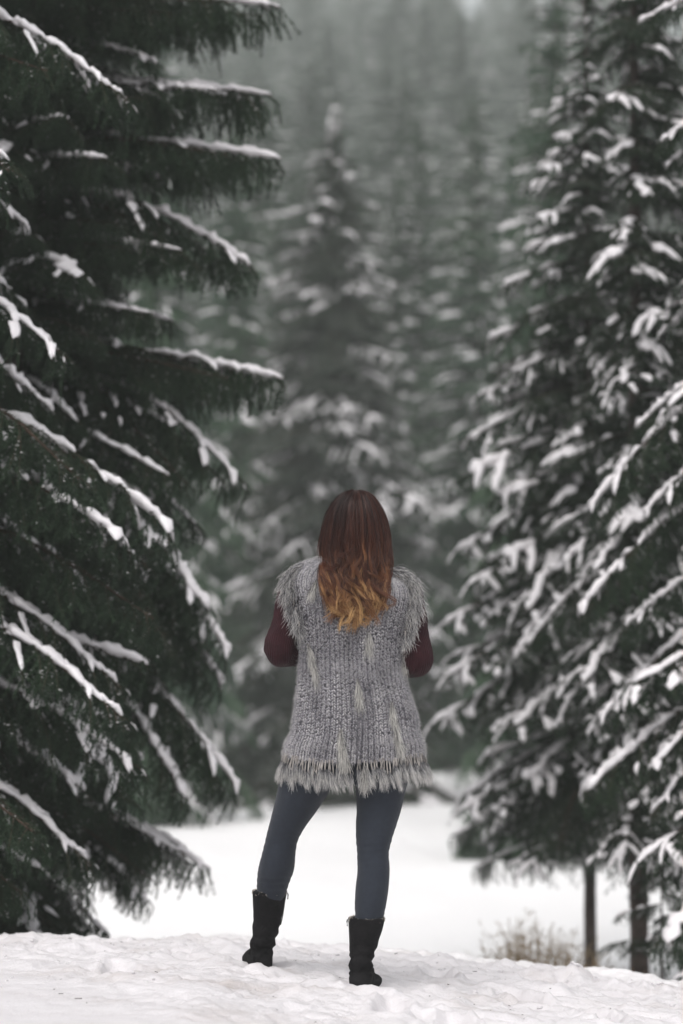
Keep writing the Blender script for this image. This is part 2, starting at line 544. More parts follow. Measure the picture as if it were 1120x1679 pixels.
def make_trunk(tree, loc, h, r0, lean=(0, 0)):
    K = 30
    t = np.linspace(0, 1, K)
    pts = np.stack([lean[0] * t * h, lean[1] * t * h, -0.25 + t * (h + 0.25)], -1)
    sides = 14
    rad = r0 * ((1 - t) ** 0.85 * (1 + 0.45 * np.exp(-t * h / 0.14)) + 0.02)
    V, fs = tubes(pts[None], rad[None], sides, True)
    rng = np.random.default_rng(int(h * 1000) + int(r0 * 1e5))
    V = V + rng.normal(0, 0.05 * r0, V.shape) * np.array((1, 1, 0))
    return link('trunk', new_mesh('trunk', V, fs, M['bark']), tree)


def make_tree(name, label, cat, x, y, h, r0, zlo, zhi, radius, droop, styles, seed, whorl=0.23, per=6, heroes=(), group=None, keep=None, snow_p=1.0, hero_snow=99):
    """radius(f), droop(f): reach and fall of the branches by relative height f; heroes: (tip point, rise of the root over the tip, style)."""
    rng = np.random.default_rng(seed)
    rnd = random.Random(seed)
    gz = float(ground_base(x, y))
    loc = np.array((x, y, gz))
    tree = link(name, None, None, loc)
    tag(tree, label, cat, group)
    make_trunk(tree, loc, h, r0)
    for hi, (tip, rise, style) in enumerate(heroes):
        base = np.array((x, y, tip[2] + rise))
        place_branch(tree, loc, base, tip, style, rnd, rnd.uniform(-0.15, 0.15), snow=hi < hero_snow or rnd.random() < 0.35)
    z = zlo
    while z < zhi:
        f = z / h
        k = per if rng.random() < 0.6 else per - 1
        a0 = rng.uniform(0, 2 * PI)
        for i in range(k):
            az = a0 + i * 2 * PI / k + rng.normal(0, 0.22)
            R = radius(f) * rng.uniform(0.72, 1.12)
            bz = gz + z + rng.uniform(-0.09, 0.09)
            dz = -droop(f) * R * rng.uniform(0.6, 1.35)
            tip = np.array((x + R * math.cos(az), y + R * math.sin(az), bz + dz))
            if keep is not None and not keep(tip): continue
            st = rnd.choices([s for s, _ in styles], [w for _, w in styles])[0]
            place_branch(tree, loc, (x, y, bz), tip, st, rnd, rnd.uniform(-0.2, 0.2), snow=rng.random() < (snow_p(f) if callable(snow_p) else snow_p))
        z += whorl * rng.uniform(0.8, 1.2) * (0.6 + 0.5 * (1 - f))
    # leading shoot
    if zhi > h * 0.9:
        place_branch(tree, loc, (x, y, gz + h * 0.93), (x + 0.02, y, gz + h * 1.03), 'flat', rnd, 0)
    return tree


def topx(p):
    """Photograph position of a world point (used to keep branches out of the open middle)."""
    dy, dz = p[1], p[2] - CAM_H
    yy = dy * math.cos(PITCH) + dz * math.sin(PITCH)
    zz = -dy * math.sin(PITCH) + dz * math.cos(PITCH)
    return 560 + F * p[0] / yy, 839.5 - F * zz / yy


def edge_keep(table, side):
    ys = [a for a, _ in table]; xs = [b for _, b in table]
    def f(tip):
        px, py = topx(tip)
        lim = np.interp(py, ys, xs)
        return px < lim if side < 0 else px > lim
    return f


# --- left side
dL = 12.2
xL = P(15, 1500, dL)[0]
keepL = edge_keep([(-200, 330), (0, 290), (300, 300), (620, 290), (800, 280), (1000, 280), (1250, 290), (1420, 250), (1480, 200), (1540, 120)], -1)
H = [(P(462, 14, dL - 0.1), 0.05, 'comb'), (P(446, 156, dL), 0.05, 'comb'), (P(462, 262, dL), 0.12, 'comb'),
     (P(412, 440, dL), 0.38, 'arch'), (P(300, 410, dL - .3), 0.1, 'comb'), (P(466, 620, dL), 0.2, 'comb'), (P(400, 792, dL), 0.55, 'arch'),
     (P(345, 1000, dL - 0.2), 0.75, 'arch'), (P(376, 1070, dL), 0.85, 'arch'), (P(364, 1120, dL + .2), 0.75, 'arch'),
     (P(392, 1292, dL), 0.85, 'arch'), (P(330, 870, dL + .2), .4, 'arch'),
     (P(345, 1425, dL), 0.45, 'comb'), (P(243, 1478, dL - 0.2), 0.4, 'arch'), (P(180, 1535, dL - 0.3), 0.35, 'comb'), (P(300, 1390, dL + .3), 0.4, 'comb')]
H += [(np.asarray(t) + np.array((-0.10 - 0.16 * k, sg * (0.16 + 0.10 * k), -0.03 * k)), r, st) for t, r, st in list(H) for k, sg in ((0, 1), (1, -1))]
make_tree('spruce_tree', 'dark tall spruce on the left whose level snow-edged branches reach toward the gap', 'tree',
          xL, dL, 10.5, 0.12, 0.35, 10.3, lambda f: 1.28 * (1 - f) ** 0.55 * min(1, 0.65 + f * 3), lambda f: 0.30 if f < 0.3 else 0.1,
          [('comb', 3), ('arch', 1)], 5, whorl=0.20, per=7, heroes=H, keep=keepL, snow_p=0.38, hero_snow=16)

dF = 10.5
xF = P(-300, 800, dF)[0]
keepF = edge_keep([(-200, 150), (100, 120), (300, 90), (600, 90), (750, 120), (900, 260), (1250, 260), (1400, 160), (1600, 80)], -1)
H = [(P(212, 168, dF - .1), 0.42, 'arch'), (P(112, 588, dF - .3), 0.40, 'arch'), (P(285, 872, dF), 0.62, 'arch'), (P(232, 1262, dF), 0.35, 'arch'),
     (P(200, 1130, dF - .1), 0.5, 'arch'), (P(180, 1180, dF + .2), 0.4, 'comb'), (P(240, 930, dF + .3), 0.5, 'arch'), (P(150, 1420, dF), 0.5, 'arch')]
make_tree('spruce_tree', 'nearest spruce at the left edge with drooping snow-ridged boughs in front of the dark one', 'tree',
          xF, dF, 9.0, 0.12, 0.5, 8.8, lambda f: 1.6 * (1 - f) ** 0.6 * min(1, 0.7 + f * 2), lambda f: 0.34,
          [('arch', 3), ('comb', 1)], 9, whorl=0.26, per=6, heroes=H, keep=keepF, snow_p=0.5)
xB = P(-60, 1300, 13.4)[0]
make_tree('spruce_tree', 'spruce partly hidden behind the two dark left trees', 'tree',
          xB, 13.4, 9.5, 0.12, 0.4, 9.2, lambda f: 1.35 * (1 - f) ** 0.6, lambda f: 0.3,
          [('arch', 2), ('flat', 1)], 19, whorl=0.3, per=6, keep=edge_keep([(0, 330), (600, 320), (1300, 330), (1500, 200)], -1), snow_p=0.6)

# --- right side
dR = 16.0
xR = P(968, 1500, dR)[0]
keepR = edge_keep([(-100, 960), (100, 920), (400, 840), (560, 790), (600, 770), (900, 735), (1000, 715), (1200, 705), (1380, 735), (1440, 800)], 1)
H = [(P(782, 650, dR), 0.25, 'flat'), (P(765, 720, dR), 0.3, 'flat'), (P(772, 775, dR - .3), 0.3, 'flat'), (P(745, 905, dR), 0.45, 'flat'), (P(770, 960, dR - .4), .4, 'flat'),
     (P(722, 1025, dR), 0.45, 'flat'), (P(728, 1110, dR - .3), 0.45, 'flat'), (P(706, 1190, dR), 0.55, 'flat'), (P(770, 1300, dR), 0.4, 'flat'), (P(738, 1372, dR), 0.35, 'comb'), (P(775, 1425, dR), 0.3, 'comb'),
     (P(870, 1000, dR - .7), .6, 'flat'), (P(850, 1080, dR - .7), .6, 'flat'), (P(800, 560, dR), .25, 'flat'), (P(825, 470, dR), .2, 'flat')]
make_tree('spruce_tree', 'snow-laden spruce right of the gap standing on the thinner bare trunk', 'tree',
          xR, dR, 6.9, 0.043, 1.1, 6.8, lambda f: 1.12 * (1 - f) ** 0.75 * min(1, 0.8 + f * 1.5), lambda f: 0.42 - 0.3 * f,
          [('flat', 5), ('arch', 1)], 23, whorl=0.19, per=7, heroes=H, keep=keepR, snow_p=0.8)
dT = 14.3
xT = P(1048, 1500, dT)[0]
keepT = edge_keep([(-100, 1020), (300, 985), (600, 955), (900, 900), (1100, 905), (1300, 930), (1450, 980), (1500, 1080)], 1)
H = [(P(1000, 300, dT), 0.1, 'flat'), (P(1010, 438, dT), -0.05, 'flat'), (P(980, 487, dT), 0.1, 'flat'), (P(975, 618, dT), 0.3, 'flat'), (P(925, 925, dT), 0.4, 'flat'),
     (P(910, 1195, dT), 0.5, 'arch'), (P(960, 1300, dT - .3), 0.55, 'flat'), (P(985, 1030, dT - .3), 0.2, 'flat'), (P(865, 1060, dT), 0.5, 'arch')]
make_tree('spruce_tree', 'snowy spruce on the thicker bare trunk near the right edge', 'tree',
          xT, dT, 8.6, 0.060, 1.2, 8.4, lambda f: 1.0 * (1 - f) ** 0.6, lambda f: 0.4 - 0.3 * f,
          [('flat', 4), ('arch', 1)], 31, whorl=0.19, per=7, heroes=H, keep=keepT, snow_p=0.75)
dN = 12.2
xN = P(1330, 1000, dN)[0]
keepN = edge_keep([(-100, 1090), (200, 1090), (600, 1060), (900, 1020), (1200, 990), (1450, 1050)], 1)
H = [(P(1045, 38, dN), 0.15, 'arch'), (P(1082, 235, dN), 0.25, 'arch'), (P(968, 832, dN), 0.75, 'arch'), (P(948, 1002, dN), 0.75, 'arch'), (P(1040, 705, dN + .3), 0.4, 'arch'),
     (P(985, 1180, dN), 0.65, 'arch'), (P(962, 1300, dN), 0.6, 'arch'), (P(1040, 1120, dN - .3), 0.3, 'flat'), (P(1070, 1340, dN - .3), 0.5, 'arch'), (P(1060, 840, dN - .2), 0.5, 'arch'),
     (P(1090, 1440, dN), .4, 'arch')]
make_tree('spruce_tree', 'near spruce cut off by the right edge with long steep snow-lined boughs', 'tree',
          xN, dN, 8.8, 0.11, 0.8, 8.6, lambda f: 1.15 * (1 - f) ** 0.6, lambda f: 0.5,
          [('arch', 3), ('flat', 2)], 37, whorl=0.27, per=6, heroes=H, keep=keepN)

# --- the middle
dC = 38.0
xC = P(545, 1200, dC)[0]
H = [(P(430, 685, dC), .2, 'flat'), (P(412, 765, dC), .3, 'flat'), (P(386, 832, dC), .35, 'flat'), (P(388, 905, dC), .4, 'flat'), (P(330, 985, dC), .4, 'flat'),
     (P(650, 620, dC), .2, 'flat'), (P(668, 740, dC), .3, 'flat'), (P(716, 822, dC), .45, 'flat'), (P(712, 872, dC), .5, 'flat'), (P(700, 912, dC), .4, 'flat'), (P(715, 1130, dC), .4, 'flat'),
     (P(400, 1100, dC - .5), .4, 'flat'), (P(505, 730, dC - .8), .35, 'flat'), (P(600, 790, dC - .8), .4, 'flat'), (P(520, 810, dC - .9), .4, 'flat'),
     (P(470, 690, dC - .7), .3, 'flat'), (P(590, 690, dC - .8), .35, 'flat'), (P(440, 860, dC - .9), .4, 'flat'), (P(640, 840, dC - .9), .4, 'flat')]
H = [(t, r * 1.46, st) for t, r, st in H]
make_tree('spruce_tree', 'big spruce straight beyond the woman with snowy branches either side of her head', 'tree',
          xC, dC, 10.7, 0.10, 0.3, 10.6, lambda f: 2.5 * (1 - f) ** 0.62, lambda f: 0.4 - 0.3 * f,
          [('flat', 1)], 43, whorl=0.34, per=7, heroes=H, snow_p=lambda f: 0.15 + 0.3 * min(1.0, f / 0.4))


# ------------------------------------------------------------------ the wood behind the clearing
def far_tree_meshes(seed, h, R, droop):
    rng = np.random.default_rng(seed)
    lite = [make_branch(s, l, seed * 7 + i, 0.7, lite=True) for i, (s, l) in enumerate((('flat', 1.1), ('flat', 1.5), ('arch', 1.6), ('flat', 1.9)))]
    cr, sn = Acc(), Acc()
    z = 0.35
    while z < h * 0.985:
        f = z / h
        k = 8 if f < 0.6 else 7
        a0 = rng.uniform(0, 2 * PI)
        for i in range(k):
            az = a0 + i * 2 * PI / k + rng.normal(0, 0.25)
            r = R * (1 - f) ** 0.72 * rng.uniform(0.5, 1.15) + 0.15
            a, s, tip, L = lite[int(np.argmin([abs(l[3] - r) + rng.uniform(0, .6) for l in lite]))]
            sc_ = r / L
            el = math.atan(-(droop * (1 - 1.3 * f)) * rng.uniform(0.5, 1.4))
            m = (Matrix.Translation((0, 0, z + rng.uniform(-.1, .1))) @ Matrix.Rotation(az, 4, 'Z') @ Matrix.Rotation(-el, 4, 'Y') @ Matrix.Rotation(rng.uniform(-.25, .25), 4, 'X') @ Matrix.Scale(sc_, 4))
            mm = np.array(m)
            for src, dst in ((a, cr), (s, sn)):
                if dst is sn and rng.random() < (0.62 if f < 0.35 else 0.28): continue
                V = np.concatenate(src.V) @ mm[:3, :3].T + mm[:3, 3]
                n0 = 0
                if dst is cr:
                    m0 = dst.n; dst.add(V, [], 0)
                    for fq, mq in zip(src.Fs, src.M): dst.Fs.append(fq + m0); dst.M.append(np.where(mq == 2, 1, 0))
                else: dst.add(V, src.Fs, 0)
        z += rng.uniform(0.26, 0.40) * (0.5 + 0.6 * (1 - f))
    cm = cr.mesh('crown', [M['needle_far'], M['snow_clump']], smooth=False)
    sm = sn.mesh('crown_snow', M['snow_clump'])
    t = np.linspace(0, 1, 16)
    V, fs = tubes(np.stack([0 * t, 0 * t, -0.6 + t * (h + .4)], -1)[None], (0.0085 * h * (1 - t) ** .9 + 0.008)[None], 10, True)
    tm = new_mesh('trunk', V, fs, M['bark'])
    return tm, cm, sm, h


FAR = [far_tree_meshes(s, h, R, d) for s, h, R, d in ((1, 9.0, 1.9, 0.42), (2, 11.0, 2.0, 0.36), (3, 8.0, 1.7, 0.45), (4, 12.5, 2.1, 0.40))]
far_first = {}


def far_tree(k, x, y, s, rot, label, group, wide=1.0):
    gz = float(ground_base(x, y))
    tm, cm, sm, h = FAR[k]
    if k not in far_first:
        t = link('spruce_tree', None)
        far_first[k] = [t, link('trunk', tm, t), link('crown', cm, t), tag(link('snow', sm, t), kind='stuff')]
    else:
        src = far_first[k]
        t = src[0].copy(); COL.objects.link(t)
        for c in src[1:]:
            c2 = c.copy(); COL.objects.link(c2); c2.parent = t
    t.location = (x, y, gz); t.scale = (s * wide, s * wide, s * random.uniform(0.95, 1.1)); t.rotation_euler = (0, 0, rot)
    tag(t, label, 'tree', group)
    return t


random.seed(11)
singles = [   # px, distance, kind, scale, label
    (905, 32.0, 2, 1.2, 'slender spruce half hidden left of the snow-laden right trees'),
    (690, 50.0, 1, 1.2, 'narrow hazy spruce with a dark trunk line right of the big middle spruce'),
    (385, 43.0, 0, 1.3, 'spruce behind the tips of the left tree, left of the big middle one'),
    (915, 27.0, 1, 0.95, 'spruce showing behind the snow-laden trees at the right'),
    (782, 46.5, 1, 1.12, 'broad pale spruce between the big middle spruce and the snow-laden right tree'),
    (652, 49.0, 3, 0.98, 'tall hazy spruce whose flecked crown rises just right above the woman'),
    (880, 41.0, 3, 0.95, 'tall hazy spruce rising behind the crown of the snow-laden right tree'),
    (455, 48.0, 3, 0.92, 'tall hazy spruce just left of the big middle spruce'),
    (250, 32.0, 0, 1.2, 'spruce mostly covered by the dark left tree'),
]
for i, (px, d, k, s, lab) in enumerate(singles):
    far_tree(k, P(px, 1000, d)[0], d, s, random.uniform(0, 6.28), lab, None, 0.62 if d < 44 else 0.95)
i = 0
for d, step, hs in ((52, 2.7, 1.0), (60, 2.8, 1.1), (70, 2.9, 1.15), (82, 3.1, 1.2), (96, 3.3, 1.25), (112, 3.6, 1.3), (130, 3.9, 1.35), (150, 4.2, 1.4), (172, 4.6, 1.5), (196, 5.0, 1.5), (225, 5.4, 1.6), (258, 6.0, 1.6), (292, 6.6, 1.6)):
    half = d * 0.148 + 2.2
    x = -half + random.uniform(0, step)
    while x < half:
        dd = d * random.uniform(0.94, 1.06)
        px = 560 + F * x / dd
        if not (dd < 56 and 700 < px < 790):
            s = random.uniform(0.9, 1.25) * hs
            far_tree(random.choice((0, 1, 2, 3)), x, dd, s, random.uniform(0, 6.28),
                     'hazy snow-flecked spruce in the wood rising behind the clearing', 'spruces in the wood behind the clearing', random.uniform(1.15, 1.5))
            i += 1
        x += step * random.uniform(0.75, 1.3)

#PEOPLE_BEGIN
# ------------------------------------------------------------------ the woman
def cloth_mat(name, c0, c1, scale, rough, bump, bscale, sheen=0.0, spec=0.2, stretch=(1, 1, 1)):
    m = noise_mat(name, c0, c1, scale, rough, bump, bscale, spec)
    b = m.node_tree.nodes["Principled BSDF"]
    b.inputs['Sheen Weight'].default_value = sheen
    b.inputs['Sheen Roughness'].default_value = 0.4
    return m


M['skin'] = noise_mat('skin', (0.50, 0.30, 0.22), (0.56, 0.35, 0.26), 12, 0.5, 0.05, 200, 0.3)
M['eye'] = noise_mat('eye_white', (0.7, 0.68, 0.66), (0.75, 0.73, 0.7), 5, 0.2, spec=0.5)
M['legging'] = cloth_mat('grey_blue_knit_legging', (0.0205, 0.0245, 0.034), (0.0235, 0.0280, 0.0385), 60, 0.85, 0.25, 900, 0.12)
M['sweater'] = cloth_mat('burgundy_rib_knit', (0.018, 0.0030, 0.0056), (0.027, 0.0046, 0.0080), 30, 0.85, 0.2, 500, 0.08)
M['boot'] = noise_mat('black_suede', (0.0045, 0.0040, 0.0048), (0.010, 0.009, 0.010), 25, 0.8, 0.4, 120, 0.12)
M['sole'] = noise_mat('black_rubber', (0.006, 0.006, 0.006), (0.01, 0.01, 0.01), 25, 0.6)
M['lining'] = attr_mat('fleece_lining', [(0.0, (0.20, 0.175, 0.15)), (1.0, (0.45, 0.41, 0.36))], 0.4, 0.95, 0.1)
M['metal'] = noise_mat('zip_metal', (0.06, 0.058, 0.056), (0.10, 0.098, 0.096), 40, 0.35, spec=0.5)
M['metal'].node_tree.nodes["Principled BSDF"].inputs['Metallic'].default_value = 0.9
M['vest_base'] = noise_mat('vest_backing', (0.11, 0.105, 0.118), (0.19, 0.182, 0.2), 30, 0.95, 0.3, 300, 0.1)
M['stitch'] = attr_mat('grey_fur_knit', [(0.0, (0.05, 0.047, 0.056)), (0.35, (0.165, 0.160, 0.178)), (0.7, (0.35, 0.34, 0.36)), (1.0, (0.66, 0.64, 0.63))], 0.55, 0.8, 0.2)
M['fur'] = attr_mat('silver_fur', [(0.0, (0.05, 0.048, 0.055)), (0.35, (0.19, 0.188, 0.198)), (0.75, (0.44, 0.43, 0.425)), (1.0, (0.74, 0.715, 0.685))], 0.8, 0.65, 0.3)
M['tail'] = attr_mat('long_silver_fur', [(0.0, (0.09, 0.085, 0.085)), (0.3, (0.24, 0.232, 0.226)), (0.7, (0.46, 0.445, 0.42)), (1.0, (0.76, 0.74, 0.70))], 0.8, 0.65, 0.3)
M['hide'] = noise_mat('fringe_hide', (0.20, 0.183, 0.172), (0.36, 0.335, 0.315), 40, 0.8, spec=0.15)
M['hair'] = attr_mat('ombre_hair', [(0.0, (0.013, 0.0045, 0.0042)), (0.20, (0.034, 0.0100, 0.0074)), (0.50, (0.068, 0.0210, 0.0118)), (0.68, (0.165, 0.066, 0.030)), (0.84, (0.36, 0.185, 0.078)), (1.0, (0.60, 0.375, 0.170))], 0.46, 0.38, 0.25)

WO = np.array((P(575, 1600, WY)[0], WY, 0.0))


def PX(px, py, y=WY):
    return P(px, py, y)


def bl(verts_px):
    return verts_px


def ring_loft(rings, n=32, cap=True, power=2.0):
    """rings: (center xyz, half width vec, half depth vec) -> V, faces."""
    th = np.arange(n) * 2 * PI / n
    c, s = np.cos(th), np.sin(th)
    if power != 2.0:
        c = np.sign(c) * np.abs(c) ** (2 / power); s = np.sign(s) * np.abs(s) ** (2 / power)
    V = []
    for ctr, a, b in rings:
        V.append(np.asarray(ctr) + c[:, None] * np.asarray(a) + s[:, None] * np.asarray(b))
    K = len(rings)
    V = np.concatenate(V)
    idx = np.arange(K * n).reshape(K, n); nx = np.roll(idx, -1, 1)
    fs = [np.stack([idx[:-1], nx[:-1], nx[1:], idx[1:]], -1).reshape(-1, 4)]
    if cap:
        V = np.concatenate([V, [np.mean(V[:n], 0), np.mean(V[(K - 1) * n:K * n], 0)]])
        fs.append(np.stack([nx[0], idx[0], np.full(n, K * n)], -1)); fs.append(np.stack([idx[-1], nx[-1], np.full(n, K * n + 1)], -1))
    return V, fs


def smooth_table(tab, m):
    """Catmull-Rom resampling of a table of rows to m rows."""
    tab = np.asarray(tab, float); k = len(tab)
    s = np.linspace(0, k - 1, m)
    i = np.clip(s.astype(int), 0, k - 2); f = (s - i)[:, None]
    p0, p1, p2, p3 = tab[np.maximum(i - 1, 0)], tab[i], tab[i + 1], tab[np.minimum(i + 2, k - 1)]
    return 0.5 * (2 * p1 + (p2 - p0) * f + (2 * p0 - 5 * p1 + 4 * p2 - p3) * f ** 2 + (3 * p1 - p0 - 3 * p2 + p3) * f ** 3)


def limb(tab, m=40, n=28, infl=0.0, dscale=1.05, cap=True):
    """tab rows: px, py, y, half width in photo px, depth factor -> horizontal-ring limb."""
    t = smooth_table(tab, m)
    rings = []
    for px, py, y, hw, df in t:
        c = P(px, py, y); w = hw / F * y + infl
        rings.append((c, (w, 0, 0), (0, (w - infl) * df * dscale + infl, 0)))
    return ring_loft(rings, n, cap)


def sweep(pts, rad, n=20, m=None, flat=1.0, up=(0, 0, 1.0), cap=True, rib=0.0, nrib=0):
    pts = np.asarray(pts, float); rad = np.asarray(rad, float)
    if m:
        t = smooth_table(np.concatenate([pts, rad[:, None]], 1), m); pts, rad = t[:, :3], t[:, 3]
    T = norm(np.gradient(pts, axis=0))
    A = norm(np.cross(T, up)); B = np.cross(T, A)
    th = np.arange(n) * 2 * PI / n
    rings = []
    V = []
    rr = 1 + rib * np.cos(nrib * th)
    for p, r, a, b in zip(pts, rad, A, B):
        V.append(p + (np.cos(th) * r * rr)[:, None] * a + (np.sin(th) * r * flat * rr)[:, None] * b)
    K = len(pts); V = np.concatenate(V)
    idx = np.arange(K * n).reshape(K, n); nx = np.roll(idx, -1, 1)
    fs = [np.stack([idx[:-1], nx[:-1], nx[1:], idx[1:]], -1).reshape(-1, 4)]
    if cap:
        V = np.concatenate([V, [pts[0] - T[0] * rad[0] * 0.5, pts[-1] + T[-1] * rad[-1] * 0.5]])
        fs.append(np.stack([nx[0], idx[0], np.full(n, K * n)], -1)); fs.append(np.stack([idx[-1], nx[-1], np.full(n, K * n + 1)], -1))
    return V, fs


def fuse(name, acc, voxel, smooth, material, parent=None, wrinkle=None):
    """Joins overlapping lofts into one continuous surface."""
    me = acc.mesh(name, material)
    me.transform(Matrix.Translation(Vector(-WO)))
    o = bpy.data.objects.new(name, me); COL.objects.link(o)
    r = o.modifiers.new('r', 'REMESH'); r.mode = 'VOXEL'; r.voxel_size = voxel; r.use_smooth_shade = True
    s = o.modifiers.new('s', 'SMOOTH'); s.factor = 0.5; s.iterations = smooth
    dg = bpy.context.evaluated_depsgraph_get()
    m2 = bpy.data.meshes.new_from_object(o.evaluated_get(dg))
    m2.name = name
    bpy.data.objects.remove(o)
    if not m2.materials: m2.materials.append(material)
    if wrinkle is not None:
        co = np.empty(len(m2.vertices) * 3, np.float32); m2.vertices.foreach_get('co', co); co = co.reshape(-1, 3).astype(float)
        no = np.array([v.normal[:] for v in m2.vertices])
        m2.vertices.foreach_set('co', (co + no * wrinkle(co + WO)[:, None]).astype(np.float32).ravel()); m2.update()
    return link(name, m2, parent)


def sphere(acc, c, r, n=16, mi=0):
    t = np.linspace(0.02, PI - 0.02, n)
    r = np.broadcast_to(np.asarray(r, float), (3,))
    rings = [((c[0], c[1], c[2] + r[2] * math.cos(a)), (r[0] * math.sin(a), 0, 0), (0, r[1] * math.sin(a), 0)) for a in t]
    V, fs = ring_loft(rings[::-1], n)
    acc.add(V, fs, mi)


LEG_L = [(514, 1235, WY, 38, 1.3), (506, 1262, WY, 44, 1.2), (498, 1296, WY + .01, 43, 1.1), (484, 1328, WY + .03, 36.5, 1.05), (471, 1355, WY + .045, 30.5, 1.05), (462, 1377, WY + .06, 27, 1.05), (457.5, 1397, WY + .07, 27.5, 1.1),
         (453, 1425, WY + .09, 29.5, 1.15), (448.5, 1445, WY + .11, 27, 1.15), (444.5, 1468, WY + .13, 23, 1.1), (438, 1505, WY + .16, 18.5, 1.05), (432, 1545, WY + .18, 14.5, 1.1), (428, 1572, WY + .20, 14, 1.2)]
LEG_R = [(628, 1235, WY, 47, 1.2), (627, 1262, WY, 46, 1.15), (624.5, 1296, WY - .01, 41, 1.1), (621, 1328, WY - .02, 36.5, 1.05), (616.5, 1355, WY - .03, 33, 1.05), (613, 1377, WY - .04, 29.5, 1.05), (611.5, 1399, WY - .05, 26, 1.05),
         (612.5, 1425, WY - .06, 26.5, 1.1), (610, 1457, WY - .07, 27.3, 1.15), (607, 1489, WY - .08, 25, 1.15), (603, 1520, WY - .09, 21, 1.1), (598, 1560, WY - .1, 16, 1.05), (595, 1604, WY - .1, 15, 1.2)]
SH_L, SH_R = PX(486, 955), PX(668, 968)
EL_L, EL_R = PX(458, 1066, WY - 0.03), PX(685, 1083, WY - 0.03)
WR_L, WR_R = PX(548, 1076, WY + 0.22), PX(606, 1086, WY + 0.22)
TORSO = [  # left, right, py, half depth
    (492, 668, 1285, .100), (480, 682, 1240, .115), (482, 682, 1205, .12), (490, 676, 1150, .11), (497, 662, 1105, .10), (496, 662, 1070, .103), (490, 668, 1030, .11),
    (486, 672, 990, .115), (492, 668, 968, .11), (510, 650, 950, .09), (535, 626, 938, .07), (552, 610, 925, .058), (556, 606, 905, .055), (556, 606, 885, .05)]


def torso_rings(infl, lo=0, hi=99, m=40):
    t = smooth_table(TORSO[lo:hi], m)
    out = []
    for l, r, py, dp in t:
        c = P((l + r) / 2, py, WY); w = (r - l) / 2 / F * WY + infl
        tilt = -0.030 * sstep(1230, 1000, np.array(py)) * sstep(930, 970, np.array(py))
        out.append((c, (w, 0, float(tilt)), (0, dp + infl, 0)))
    return out


def hand(acc, wrist, d, n, thumb_side):
    """A loosely curled hand: palm, four unequal fingers bent at the knuckles, thumb from the palm's side."""
    d = norm(np.asarray(d, float)); n = norm(np.asarray(n, float) - d * np.dot(n, d)); s = np.cross(d, n) * thumb_side
    pts = [wrist - d * 0.03, wrist, wrist + d * 0.03, wrist + d * 0.06, wrist + d * 0.085]
    rings = [(p, s * w, n * h) for p, w, h in zip(pts, (.024, .026, .036, .040, .038), (.022, .018, .016, .014, .011))]
    V, fs = ring_loft(rings, 18); acc.add(V, fs)
    for off, ln, curl in ((.029, .068, .42), (.010, .078, .45), (-.010, .072, .50), (-.029, .056, .55)):
        p = wrist + d * 0.075 + s * off; dd = d.copy(); path = [p]
        for q, f in enumerate((.45, .3, .25)):
            a = curl * (1 if q else 0.7)
            dd = norm(dd * math.cos(a) + n * math.sin(a)); p = p + dd * ln * f; path.append(p)
        V, fs = sweep(path, [.0095, .009, .0082, .0068], 10, 9, up=tuple(s)); acc.add(V, fs)
    p = wrist + d * 0.025 + s * 0.03
    path = [p, p + s * .018 + d * .018 + n * .008, p + s * .026 + d * .042 + n * .016, p + s * .022 + d * .064 + n * .026]
    V, fs = sweep(path, [.013, .0115, .010, .0075], 10, 9, up=tuple(n)); acc.add(V, fs)


